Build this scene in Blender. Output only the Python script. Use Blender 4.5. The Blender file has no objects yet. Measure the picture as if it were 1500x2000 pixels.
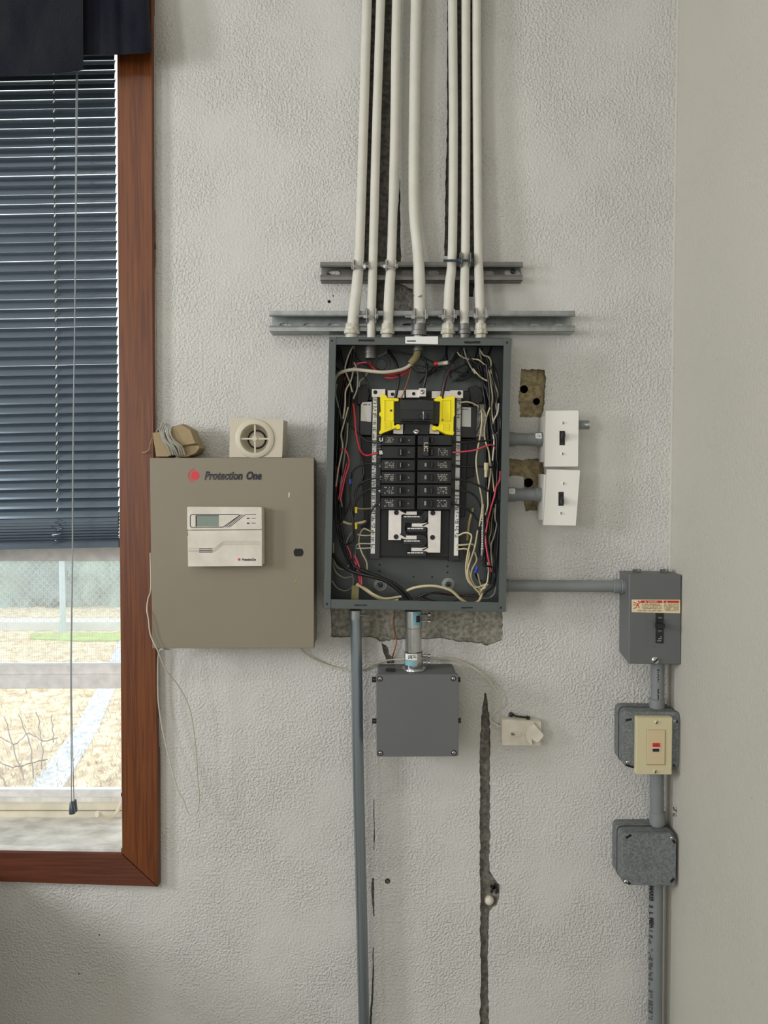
import bpy, bmesh, math, random
from mathutils import Vector, Matrix
random.seed(7)
S = bpy.context.scene
COL = S.collection

# ------------------------------------------------------------------ camera
D, ZC, PITCH, F = 1.62, 1.50, math.radians(2.2), 1502.0     # metres from wall, eye height, pitch down, focal in px of a 1500 wide frame
cam = bpy.data.cameras.new('camera'); camo = bpy.data.objects.new('camera', cam); COL.objects.link(camo)
camo.location = (0, -D, ZC); camo.rotation_euler = (math.pi/2 - PITCH, 0, 0)
cam.sensor_fit = 'VERTICAL'; cam.sensor_height = 36.0; cam.sensor_width = 27.0
cam.lens = F/2000.0*36.0; cam.clip_start = 0.02; cam.clip_end = 200
S.camera = camo

# ------------------------------------------------------------------ world, lights, exposure
W = bpy.data.worlds.new('overcast_sky'); S.world = W; W.use_nodes = True
nt = W.node_tree; bg = nt.nodes['Background']
bg.inputs['Color'].default_value = (0.90, 0.955, 1.0, 1); bg.inputs['Strength'].default_value = 3.5
S.view_settings.view_transform = 'Standard'; S.view_settings.look = 'None'
S.view_settings.gamma = 1.0; S.view_settings.use_curve_mapping = False
S.view_settings.exposure = -0.42

def area(name, loc, rot, sx, sy, power, col=(1, 1, 1), spread=math.pi):
    l = bpy.data.lights.new(name, 'AREA'); l.shape = 'RECTANGLE'; l.size = sx; l.size_y = sy
    l.energy = power; l.color = col; l.spread = spread
    o = bpy.data.objects.new(name, l); COL.objects.link(o); o.location = loc; o.rotation_euler = rot
    return o
RX = math.pi/2
# daylight through two assumed windows of the unseen left wall
area('added_window_and_fill_light', (-3.03, -1.50, 1.95), (0, -RX, 0), 0.70, 0.50, 62, (0.96, 0.98, 1.0))
area('added_window_and_fill_light', (-3.03, -3.50, 1.95), (0, -RX, 0), 1.30, 0.90, 70, (0.96, 0.98, 1.0))
# added frontal fill lamp behind the camera; the rear wall has no window
area('added_window_and_fill_light', (-0.9, -4.52, 1.35), (RX, 0, 0), 1.6, 1.2, 15, (0.97, 0.98, 1.0))
# assumed ceiling lamp of the room, out of view behind the camera
area('assumed_ceiling_light', (-0.7, -1.95, 3.04), (0, 0, 0), 1.2, 0.5, 11, (1.0, 0.96, 0.91))

# ------------------------------------------------------------------ helpers
def P(px, py, d=0.0):
    """point on the vertical plane d metres in front of the back wall (negative: beyond it) that the photograph shows at px, py"""
    u = (px-750.0)/F; v = (1000.0-py)/F
    cp, sp = math.cos(PITCH), math.sin(PITCH)
    dy = cp + v*sp; dz = -sp + v*cp
    t = (D-d)/dy
    return Vector((u*t, -d, ZC+dz*t))
def M(px, d=0.0): return px*(D-d)/F          # length of px pixels at depth d

def lin(c): return tuple(((x/255)/12.92 if x/255 <= 0.04045 else ((x/255+0.055)/1.055)**2.4) for x in c)

def mat(name, rgb, rough=0.5, metal=0.0, var=0.0, vscale=30.0, bump=0.0, bscale=200.0, rgb2=None, coat=0.0, aniso=None, spec=0.5, detail=4.0):
    m = bpy.data.materials.new(name); m.use_nodes = True
    n = m.node_tree.nodes; L = m.node_tree.links; b = n['Principled BSDF']
    c = lin(rgb)
    b.inputs['Base Color'].default_value = (*c, 1); b.inputs['Roughness'].default_value = rough
    b.inputs['Metallic'].default_value = metal; b.inputs['Specular IOR Level'].default_value = spec
    if coat: b.inputs['Coat Weight'].default_value = coat
    tc = n.new('ShaderNodeTexCoord')
    mp = n.new('ShaderNodeMapping'); L.new(tc.outputs['Object'], mp.inputs['Vector'])
    if aniso: mp.inputs['Scale'].default_value = aniso
    if var or rgb2:
        no = n.new('ShaderNodeTexNoise'); no.inputs['Scale'].default_value = vscale; no.inputs['Detail'].default_value = detail
        L.new(mp.outputs['Vector'], no.inputs['Vector'])
        r = n.new('ShaderNodeValToRGB')
        c2 = lin(rgb2) if rgb2 else tuple(max(0, x*(1-var)) for x in c)
        c1 = c if rgb2 else tuple(min(1, x*(1+var)) for x in c)
        r.color_ramp.elements[0].position = 0.35; r.color_ramp.elements[0].color = (*c2, 1)
        r.color_ramp.elements[1].position = 0.65; r.color_ramp.elements[1].color = (*c1, 1)
        L.new(no.outputs['Fac'], r.inputs['Fac']); L.new(r.outputs['Color'], b.inputs['Base Color'])
    if bump:
        nb = n.new('ShaderNodeTexNoise'); nb.inputs['Scale'].default_value = bscale; nb.inputs['Detail'].default_value = 3
        L.new(mp.outputs['Vector'], nb.inputs['Vector'])
        bu = n.new('ShaderNodeBump'); bu.inputs['Strength'].default_value = bump; bu.inputs['Distance'].default_value = 0.002
        L.new(nb.outputs['Fac'], bu.inputs['Height']); L.new(bu.outputs['Normal'], b.inputs['Normal'])
    return m

def plaster(name, rgb, rgb2, strength, smooth_mix=0.0):
    """roller-textured painted plaster: rounded nubs a few millimetres across, patchy in strength"""
    m = bpy.data.materials.new(name); m.use_nodes = True
    n = m.node_tree.nodes; L = m.node_tree.links; b = n['Principled BSDF']
    b.inputs['Roughness'].default_value = 0.62; b.inputs['Specular IOR Level'].default_value = 0.35
    tc = n.new('ShaderNodeTexCoord')
    big = n.new('ShaderNodeTexNoise'); big.inputs['Scale'].default_value = 1.7; big.inputs['Detail'].default_value = 3
    L.new(tc.outputs['Object'], big.inputs['Vector'])
    r = n.new('ShaderNodeValToRGB'); r.color_ramp.elements[0].position = 0.3; r.color_ramp.elements[1].position = 0.7
    r.color_ramp.elements[0].color = (*lin(rgb2), 1); r.color_ramp.elements[1].color = (*lin(rgb), 1)
    L.new(big.outputs['Fac'], r.inputs['Fac'])
    # fine specks of dirt
    sp = n.new('ShaderNodeTexNoise'); sp.inputs['Scale'].default_value = 95; sp.inputs['Detail'].default_value = 2
    L.new(tc.outputs['Object'], sp.inputs['Vector'])
    sr = n.new('ShaderNodeValToRGB'); sr.color_ramp.elements[0].position = 0.19; sr.color_ramp.elements[0].color = (0.55, 0.54, 0.52, 1)
    sr.color_ramp.elements[1].position = 0.25; sr.color_ramp.elements[1].color = (1, 1, 1, 1)
    L.new(sp.outputs['Fac'], sr.inputs['Fac'])
    mx = n.new('ShaderNodeMix'); mx.data_type = 'RGBA'; mx.blend_type = 'MULTIPLY'; mx.inputs['Factor'].default_value = 1
    L.new(r.outputs['Color'], mx.inputs['A']); L.new(sr.outputs['Color'], mx.inputs['B']); L.new(mx.outputs['Result'], b.inputs['Base Color'])
    # relief
    n1 = n.new('ShaderNodeTexNoise'); n1.inputs['Scale'].default_value = 195; n1.inputs['Detail'].default_value = 2.0; n1.inputs['Roughness'].default_value = 0.5; n1.inputs['Distortion'].default_value = 0.15
    L.new(tc.outputs['Object'], n1.inputs['Vector'])
    n2 = n.new('ShaderNodeTexNoise'); n2.inputs['Scale'].default_value = 5; n2.inputs['Detail'].default_value = 3
    L.new(tc.outputs['Object'], n2.inputs['Vector'])
    rr = n.new('ShaderNodeValToRGB'); rr.color_ramp.elements[0].position = 0.36; rr.color_ramp.elements[0].color = (0.25, 0.25, 0.25, 1)
    rr.color_ramp.elements[1].position = 0.6
    L.new(n2.outputs['Fac'], rr.inputs['Fac'])
    ra = n.new('ShaderNodeMapRange'); ra.inputs['From Min'].default_value = 0.40; ra.inputs['From Max'].default_value = 0.74
    L.new(n1.outputs['Fac'], ra.inputs['Value'])
    mu = n.new('ShaderNodeMath'); mu.operation = 'MULTIPLY'; L.new(ra.outputs['Result'], mu.inputs[0]); L.new(rr.outputs['Color'], mu.inputs[1])
    n3 = n.new('ShaderNodeTexNoise'); n3.inputs['Scale'].default_value = 14; n3.inputs['Detail'].default_value = 2
    L.new(tc.outputs['Object'], n3.inputs['Vector'])
    ad = n.new('ShaderNodeMath'); ad.operation = 'MULTIPLY_ADD'; ad.inputs[1].default_value = 1.4
    L.new(n3.outputs['Fac'], ad.inputs[0]); L.new(mu.outputs['Value'], ad.inputs[2])
    bu = n.new('ShaderNodeBump'); bu.inputs['Strength'].default_value = strength; bu.inputs['Distance'].default_value = 0.0022
    L.new(ad.outputs['Value'], bu.inputs['Height']); L.new(bu.outputs['Normal'], b.inputs['Normal'])
    return m

def wood(name, rgb, rgb2, horiz=False):
    m = bpy.data.materials.new(name); m.use_nodes = True
    n = m.node_tree.nodes; L = m.node_tree.links; b = n['Principled BSDF']; b.inputs['Roughness'].default_value = 0.38
    tc = n.new('ShaderNodeTexCoord'); mp = n.new('ShaderNodeMapping'); L.new(tc.outputs['Object'], mp.inputs['Vector'])
    mp.inputs['Scale'].default_value = (2.2, 10, 75) if horiz else (75, 10, 2.2)
    no = n.new('ShaderNodeTexNoise'); no.inputs['Scale'].default_value = 2.6; no.inputs['Detail'].default_value = 6; no.inputs['Distortion'].default_value = 0.9
    L.new(mp.outputs['Vector'], no.inputs['Vector'])
    r = n.new('ShaderNodeValToRGB'); r.color_ramp.elements[0].position = 0.36; r.color_ramp.elements[0].color = (*lin(rgb2), 1)
    r.color_ramp.elements[1].position = 0.62; r.color_ramp.elements[1].color = (*lin(rgb), 1)
    L.new(no.outputs['Fac'], r.inputs['Fac']); L.new(r.outputs['Color'], b.inputs['Base Color'])
    bu = n.new('ShaderNodeBump'); bu.inputs['Strength'].default_value = 0.12; bu.inputs['Distance'].default_value = 0.001
    L.new(no.outputs['Fac'], bu.inputs['Height']); L.new(bu.outputs['Normal'], b.inputs['Normal'])
    return m

def glass(name):
    m = bpy.data.materials.new(name); m.use_nodes = True
    n = m.node_tree.nodes; L = m.node_tree.links; n.remove(n['Principled BSDF'])
    t = n.new('ShaderNodeBsdfTransparent'); t.inputs['Color'].default_value = (0.93, 0.96, 0.95, 1)
    g = n.new('ShaderNodeBsdfGlossy'); g.inputs['Roughness'].default_value = 0.02
    fr = n.new('ShaderNodeFresnel'); fr.inputs['IOR'].default_value = 1.45
    mx = n.new('ShaderNodeMixShader'); L.new(fr.outputs['Fac'], mx.inputs['Fac']); L.new(t.outputs['BSDF'], mx.inputs[1]); L.new(g.outputs['BSDF'], mx.inputs[2])
    # dusty film
    df = n.new('ShaderNodeBsdfTranslucent'); df.inputs['Color'].default_value = (0.85, 0.87, 0.88, 1)
    no = n.new('ShaderNodeTexNoise'); no.inputs['Scale'].default_value = 9; no.inputs['Detail'].default_value = 8
    mr = n.new('ShaderNodeMapRange'); mr.inputs['To Min'].default_value = 0.02; mr.inputs['To Max'].default_value = 0.24
    L.new(no.outputs['Fac'], mr.inputs['Value'])
    m2 = n.new('ShaderNodeMixShader'); L.new(mr.outputs['Result'], m2.inputs['Fac']); L.new(mx.outputs['Shader'], m2.inputs[1]); L.new(df.outputs['BSDF'], m2.inputs[2])
    L.new(m2.outputs['Shader'], n['Material Output'].inputs['Surface'])
    return m

def catmull(pts, n=6):
    if len(pts) < 3: return list(pts)
    out = []
    for i in range(len(pts)-1):
        p0 = pts[i-1] if i else pts[0]*2-pts[1]
        p1, p2 = pts[i], pts[i+1]
        p3 = pts[i+2] if i+2 < len(pts) else pts[-1]*2-pts[-2]
        for k in range(n):
            t = k/n
            out.append(0.5*((2*p1)+(p2-p0)*t+(2*p0-5*p1+4*p2-p3)*t*t+(3*p1-p0-3*p2+p3)*t*t*t))
    out.append(pts[-1]); return out

class B:
    """collects shapes into one mesh"""
    def __init__(s): s.bm = bmesh.new()
    def ring(s, pts): return [s.bm.verts.new(p) for p in pts]
    def bridge(s, a, b):
        n = len(a)
        for i in range(n):
            try: s.bm.faces.new((a[i], a[(i+1) % n], b[(i+1) % n], b[i]))
            except ValueError: pass
    def cap(s, a):
        try: s.bm.faces.new(a)
        except ValueError: pass
    def prism(s, pts, yb, c=0.0):
        """polygon (world points on one vertical plane) pushed back to y = yb, front edge chamfered by c"""
        pts = [Vector(p) for p in pts]; n = len(pts)
        area2 = sum(pts[i].x*pts[(i+1) % n].z-pts[(i+1) % n].x*pts[i].z for i in range(n))
        if area2 < 0: pts = pts[::-1]
        if c > 0:
            ins = []
            for i in range(n):
                a, q, b = pts[i-1], pts[i], pts[(i+1) % n]
                e1 = Vector((q.x-a.x, q.z-a.z)); e2 = Vector((b.x-q.x, b.z-q.z))
                if e1.length < 1e-9 or e2.length < 1e-9: ins.append(q.copy()); continue
                e1.normalize(); e2.normalize()
                n1 = Vector((-e1.y, e1.x)); n2 = Vector((-e2.y, e2.x)); m = n1+n2
                k = max(0.35, m.length_squared/2)
                m = m/ (2*k) * (1 if m.length else 0)
                ins.append(Vector((q.x+m.x*c, q.y, q.z+m.y*c)))
            r0 = s.ring(ins); r1 = s.ring([Vector((p.x, p.y+c, p.z)) for p in pts])
            s.bridge(r0, r1); s.cap(r0)
        else:
            r1 = s.ring(pts); s.cap(r1)
        r2 = s.ring([Vector((p.x, yb, p.z)) for p in pts]); s.bridge(r1, r2); s.cap(r2[::-1])
        return s
    def pp(s, poly, df, db, c=0.0):
        return s.prism([P(x, y, df) for x, y in poly], -db, c)
    def rect(s, x0, y0, x1, y1, df, db, c=0.0, r=0.0):
        return s.pp(rr(x0, y0, x1, y1, r), df, db, c)
    def tube(s, pts, rad, seg=10, flat=None):
        pts = [Vector(p) for p in pts]; n = len(pts)
        rads = rad if isinstance(rad, (list, tuple)) else [rad]*n
        t0 = (pts[1]-pts[0]).normalized()
        up = Vector((0, -1, 0)) if abs(t0.y) < 0.9 else Vector((1, 0, 0))
        nrm = (up-t0*up.dot(t0)).normalized(); prev = None
        for i in range(n):
            t = (pts[min(i+1, n-1)]-pts[max(i-1, 0)]).normalized()
            nrm = (nrm-t*nrm.dot(t)).normalized(); bn = t.cross(nrm)
            fx = flat if flat else 1.0
            rg = s.ring([pts[i]+(nrm*math.cos(2*math.pi*k/seg)*fx+bn*math.sin(2*math.pi*k/seg))*rads[i] for k in range(seg)])
            if prev: s.bridge(prev, rg)
            else: s.cap(rg[::-1])
            prev = rg
        s.cap(prev); return s
    def lathe(s, o, axis, prof, seg=24):
        """profile (distance along axis, radius) round an axis from o"""
        o = Vector(o); a = Vector(axis).normalized()
        u = a.orthogonal().normalized(); v = a.cross(u); prev = None
        for h, r in prof:
            rg = s.ring([o+a*h+(u*math.cos(2*math.pi*k/seg)+v*math.sin(2*math.pi*k/seg))*max(r, 1e-5) for k in range(seg)])
            if prev: s.bridge(prev, rg)
            else: s.cap(rg[::-1])
            prev = rg
        s.cap(prev); return s
    def box(s, c, h, rot=None):
        vs = []
        for dx in (-1, 1):
            for dy in (-1, 1):
                for dz in (-1, 1):
                    v = Vector((dx*h[0], dy*h[1], dz*h[2]))
                    if rot: v = rot @ v
                    vs.append(s.bm.verts.new(Vector(c)+v))
        for f in ((0, 1, 3, 2), (4, 6, 7, 5), (0, 4, 5, 1), (2, 3, 7, 6), (0, 2, 6, 4), (1, 5, 7, 3)):
            s.bm.faces.new([vs[i] for i in f])
        return s
    def bevel(s, w, seg=2):
        bmesh.ops.bevel(s.bm, geom=[e for e in s.bm.edges], offset=w, segments=seg, affect='EDGES', clamp_overlap=True); return s
    def done(s, name, m, parent=None, ang=32, normals=True):
        if normals: bmesh.ops.recalc_face_normals(s.bm, faces=s.bm.faces)
        me = bpy.data.meshes.new(name); s.bm.to_mesh(me); s.bm.free()
        me.polygons.foreach_set('use_smooth', [True]*len(me.polygons))
        me.set_sharp_from_angle(angle=math.radians(ang))
        return link(name, me, m, parent)

def link(name, me, m, parent=None):
    if m is not None and not me.materials: me.materials.append(m)
    o = bpy.data.objects.new(name, me); COL.objects.link(o)
    if parent is not None:
        o.parent = parent; o.matrix_parent_inverse = root_inv(parent)
    return o
def root_inv(p):
    """every mesh is written in world coordinates; only the Empties at the things' bases are moved"""
    return Matrix.Translation(-p.location) if p.type == 'EMPTY' else Matrix.Identity(4)
def thing(name, label, cat, loc, group=None):
    o = bpy.data.objects.new(name, None); COL.objects.link(o); o.location = loc; o.empty_display_size = 0.05
    o['label'] = label; o['category'] = cat
    if group: o['group'] = group
    return o
def tag(o, label=None, cat=None, group=None, kind=None):
    if label: o['label'] = label
    if cat: o['category'] = cat
    if group: o['group'] = group
    if kind: o['kind'] = kind
    return o
def rr(x0, y0, x1, y1, r=0.0, n=4):
    if r <= 0: return [(x0, y0), (x1, y0), (x1, y1), (x0, y1)]
    out = []
    for cx, cy, a0 in ((x1-r, y0+r, -90), (x1-r, y1-r, 0), (x0+r, y1-r, 90), (x0+r, y0+r, 180)):
        for k in range(n+1):
            a = math.radians(a0+90*k/n); out.append((cx+r*math.cos(a), cy+r*math.sin(a)))
    return out
def circ(x, y, r, n=20): return [(x+r*math.cos(2*math.pi*k/n), y+r*math.sin(2*math.pi*k/n)) for k in range(n)]
def quad4(tl, tr, br, bl, r=0.0, n=4):
    """rounded quadrilateral in photo pixels"""
    c = [Vector(p) for p in (tl, tr, br, bl)]
    if r <= 0: return [tuple(p) for p in c]
    out = []
    for i in range(4):
        a, q, b = c[i-1], c[i], c[(i+1) % 4]
        p0 = q+(a-q).normalized()*r; p1 = q+(b-q).normalized()*r
        for k in range(n+1):
            t = k/n; out.append(tuple(p0*(1-t)**2+q*2*t*(1-t)+p1*t*t))
    return out
def jag(poly, step=5.0, amp=1.0, closed=True):
    out = []; n = len(poly)
    for i in range(n):
        a = Vector(poly[i]); b = Vector(poly[(i+1) % n]); L = (b-a).length; k = max(1, int(L/step))
        for j in range(k):
            p = a.lerp(b, j/k); w = amp if j else amp*0.4
            out.append((p.x+random.uniform(-w, w), p.y+random.uniform(-w, w)))
    return out
def bar(b, x0, y0, x1, y1, w, df, th=0.0006):
    """thin straight strip w px wide, th thick, on the surface at depth df"""
    a = Vector((x0, y0)); c = Vector((x1, y1)); n = (c-a).normalized(); n = Vector((-n.y, n.x))*w/2
    b.pp([tuple(a+n), tuple(c+n), tuple(c-n), tuple(a-n)], df+th, df-0.0005)
def screw(cx, cy, r, d, m, parent, name='screw', slot=True, ang=0.6, hexa=False):
    R = M(r, d); o = P(cx, cy, d)
    b = B().lathe(o+Vector((0, 0.001, 0)), (0, -1, 0), [(0, R), (0.001+R*0.25, R*0.97), (0.001+R*0.5, R*0.7), (0.001+R*0.58, R*0.001)], 6 if hexa else 14)
    s = b.done(name, m, parent)
    if slot:
        q = B(); rot = Matrix.Rotation(ang, 3, 'Y')
        q.box(o+Vector((0, -0.0012-R*0.5, 0)), (R*0.72, R*0.12+0.0003, R*0.13), rot)
        pr = s if parent is not None and parent.parent is None else parent
        q.done('screw_slot', MT['black'], pr)
    return s
_font_cache = {}
def text_mesh(body, shear=0.0, bold=0.0):
    cu = bpy.data.curves.new('lettering', 'FONT'); cu.body = body; cu.size = 1.0; cu.shear = shear; cu.offset = bold; cu.resolution_u = 3
    o = bpy.data.objects.new('lettering', cu); COL.objects.link(o)
    dg = bpy.context.evaluated_depsgraph_get(); me = bpy.data.meshes.new_from_object(o.evaluated_get(dg))
    bpy.data.objects.remove(o); bpy.data.curves.remove(cu)
    return me
def lettering(body, x0, y0, x1, y1, d, m, parent, name='lettering', shear=0.0, bold=0.0, rot=0, wrap=None):
    """text stretched over the pixel box x0..x1, y0..y1 at depth d; rot=1 reads downwards; wrap = pipe radius"""
    me = text_mesh(body, shear, bold); me.name = name
    if not len(me.vertices): return None
    xs = [v.co.x for v in me.vertices]; ys = [v.co.y for v in me.vertices]
    ax, bx, ay, by = min(xs), max(xs), min(ys), max(ys)
    pc = P((x0+x1)/2, (y0+y1)/2, d)
    for v in me.vertices:
        u = (v.co.x-ax)/(bx-ax); w = (v.co.y-ay)/(by-ay)
        if rot: px = x0+(x1-x0)*w; py = y0+(y1-y0)*u
        else: px = x0+(x1-x0)*u; py = y1-(y1-y0)*w
        p = P(px, py, d)
        if wrap:
            rad, cx = wrap; dx = p.x-cx; dx = max(-rad*0.999, min(rad*0.999, dx))
            p.y = -(d-rad+math.sqrt(rad*rad-dx*dx)+0.0003)
        v.co = p
    return link(name, me, m, parent)
def marks(b, x0, y0, x1, y1, d, rows=3, th=0.0003, fill=0.7, cell=1.6):
    """illegible small print: short strokes in rows"""
    rh = (y1-y0)/rows
    for r in range(rows):
        x = x0; y = y0+rh*r
        while x < x1-0.6:
            w = random.uniform(0.5, 1.3)*cell
            if random.random() < fill: b.rect(x, y+rh*0.12, min(x+w*0.8, x1), y+rh*random.uniform(0.55, 0.85), d+th, d-0.0003)
            x += w

# ------------------------------------------------------------------ materials
MT = {}
MT['wall'] = plaster('white_wall_paint', (206, 204, 199), (198, 196, 191), 0.9)
MT['wall2'] = plaster('cream_wall_paint', (188, 185, 174), (183, 180, 169), 0.35)
MT['room'] = mat('room_paint', (205, 202, 195), 0.8)
MT['floor'] = mat('floor_tile', (120, 112, 100), 0.6, var=0.2, vscale=6)
MT['concrete'] = mat('bare_concrete', (150, 146, 134), 0.95, var=0.35, vscale=130, bump=0.9, bscale=260)
MT['concrete_dark'] = mat('dark_mortar', (122, 118, 110), 0.95, var=0.4, vscale=110, bump=0.9, bscale=240)
MT['concrete_tan'] = mat('tan_block', (150, 137, 104), 0.95, var=0.3, vscale=120, bump=0.8, bscale=260)
MT['black'] = mat('black_void', (12, 12, 12), 0.7)
MT['blackpl'] = mat('black_plastic', (30, 31, 33), 0.36)
MT['blackpl2'] = mat('black_plastic_matt', (24, 25, 27), 0.55)
MT['wood'] = wood('stained_wood_vertical', (114, 62, 23), (88, 42, 14))
MT['woodh'] = wood('stained_wood_horizontal', (100, 55, 37), (82, 42, 28), True)
MT['sill'] = mat('worn_white_sill', (232, 231, 226), 0.55, rgb2=(190, 188, 182), vscale=6, aniso=(3, 6, 1), bump=0.3, bscale=40, detail=8)
MT['alu'] = mat('aluminium_sash', (222, 219, 217), 0.5, 0.0, var=0.1, vscale=40)
MT['cream'] = mat('cream_paint', (216, 208, 188), 0.5, var=0.08, vscale=20)
MT['glass'] = glass('window_glass')
MT['slat'] = mat('blind_slat', (88, 100, 111), 0.2, 0.6, spec=0.6)
MT['cord'] = mat('blind_cord', (150, 156, 160), 0.7)
MT['fabric'] = mat('dark_fabric', (40, 42, 46), 0.95, rgb2=(24, 25, 38), vscale=14, bump=1.0, bscale=700, aniso=(1, 1, 0.35), spec=0.1)
MT['conduit'] = mat('white_painted_conduit', (203, 200, 189), 0.42, var=0.04, vscale=25, bump=0.12, bscale=60)
MT['galv'] = mat('galvanised_steel', (158, 163, 162), 0.38, 0.85, var=0.12, vscale=60)
MT['galvd'] = mat('dull_galvanised_steel', (122, 121, 117), 0.48, 0.7, var=0.1, vscale=40)
MT['zinc'] = mat('bright_zinc', (205, 207, 208), 0.25, 1.0)
MT['chrome'] = mat('polished_nipple', (190, 192, 192), 0.2, 0.95, var=0.05, vscale=90)
MT['bolt'] = mat('blue_black_bolt', (70, 84, 98), 0.4, 0.7)
MT['panel'] = mat('grey_panel_enamel', (80, 86, 84), 0.42, var=0.03, vscale=12)
MT['emt'] = mat('steel_conduit', (140, 150, 156), 0.3, 0.75, aniso=(40, 1, 0.4), var=0.1, vscale=8)
MT['box'] = mat('grey_box_plastic', (98, 100, 100), 0.5, var=0.02, vscale=10)
MT['pvc'] = mat('grey_pvc', (122, 126, 126), 0.45, var=0.04, vscale=20)
MT['cast'] = mat('galvanised_cast_box', (136, 141, 142), 0.5, 0.35, rgb2=(104, 110, 112), vscale=230)
MT['castsm'] = mat('grey_cast_box', (124, 128, 128), 0.5, 0.3, rgb2=(102, 106, 106), vscale=90)
MT['alarm'] = mat('beige_enamel', (130, 121, 103), 0.45, var=0.02, vscale=5)
MT['keypad'] = mat('white_keypad', (214, 208, 196), 0.45, rgb2=(200, 193, 180), vscale=30, detail=8)
MT['siren'] = mat('ivory_siren', (194, 186, 166), 0.45)
MT['tan'] = mat('tan_plastic', (150, 130, 92), 0.5, var=0.05, vscale=30)
MT['lcd'] = mat('lcd_green', (112, 128, 114), 0.25)
MT['ink'] = mat('dark_ink', (34, 32, 40), 0.6)
MT['inkred'] = mat('red_ink', (206, 52, 62), 0.6)
MT['switch'] = mat('white_switch_plate', (232, 230, 222), 0.35)
MT['ivory'] = mat('ivory_plate', (204, 194, 158), 0.35)
MT['ivory2'] = mat('ivory_device', (206, 188, 150), 0.4)
MT['red'] = mat('red_plastic', (200, 36, 40), 0.45)
MT['yellow'] = mat('yellow_plastic', (240, 222, 12), 0.4)
MT['white'] = mat('white_label', (226, 226, 222), 0.6)
MT['label'] = mat('warning_label', (222, 208, 172), 0.6)
MT['labelred'] = mat('warning_label_red', (190, 44, 34), 0.6)
MT['paper'] = mat('grey_paper_label', (150, 148, 138), 0.8, var=0.1, vscale=60)
MT['bus'] = mat('tin_plated_bus', (226, 220, 214), 0.36, 0.55, var=0.06, vscale=60)
MT['w_black'] = mat('black_wire', (26, 26, 28), 0.38)
MT['w_white'] = mat('white_wire', (192, 186, 168), 0.45)
MT['w_grey'] = mat('grey_wire', (150, 148, 138), 0.45)
MT['w_cream'] = mat('cream_wire', (194, 182, 144), 0.45)
MT['w_red'] = mat('red_wire', (190, 30, 40), 0.42)
MT['w_pink'] = mat('pink_red_wire', (206, 70, 92), 0.42)
MT['w_copper'] = mat('copper_wire', (150, 88, 52), 0.4, 0.6)
MT['w_blue'] = mat('blue_wire', (34, 52, 150), 0.45)
MT['w_olive'] = mat('olive_cable', (134, 124, 82), 0.5)
MT['w_maroon'] = mat('maroon_wire', (74, 34, 36), 0.45)
MT['w_yellow'] = mat('yellow_connector', (222, 190, 40), 0.45)
MT['jack'] = mat('white_jack', (216, 210, 196), 0.45, rgb2=(202, 194, 176), vscale=40)
MT['sticker'] = mat('teal_sticker', (120, 170, 180), 0.5)
exec_order = None

# ------------------------------------------------------------------ room shell
XR = P(1311, 1000, 0).x                     # right wall
XL, YB, ZT = -3.0, -4.6, 3.10
def filled(name, loops, plane_y, m, parent=None):
    """flat wall at plane_y with jagged openings: first loop outer, the rest holes (x, z pairs)"""
    bm = bmesh.new(); edges = []
    for lp in loops:
        vs = [bm.verts.new((x, plane_y, z)) for x, z in lp]
        edges += [bm.edges.new((vs[i], vs[(i+1) % len(vs)])) for i in range(len(vs))]
    bmesh.ops.triangle_fill(bm, use_beauty=True, use_dissolve=False, edges=edges, normal=(0, -1, 0))
    for f in bm.faces:
        if f.normal.y > 0: f.normal_flip()
    me = bpy.data.meshes.new(name); bm.to_mesh(me); bm.free()
    return link(name, me, m, parent)
XZ = lambda poly, d=0.0: [(P(x, y, d).x, P(x, y, d).z) for x, y in poly]

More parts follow.
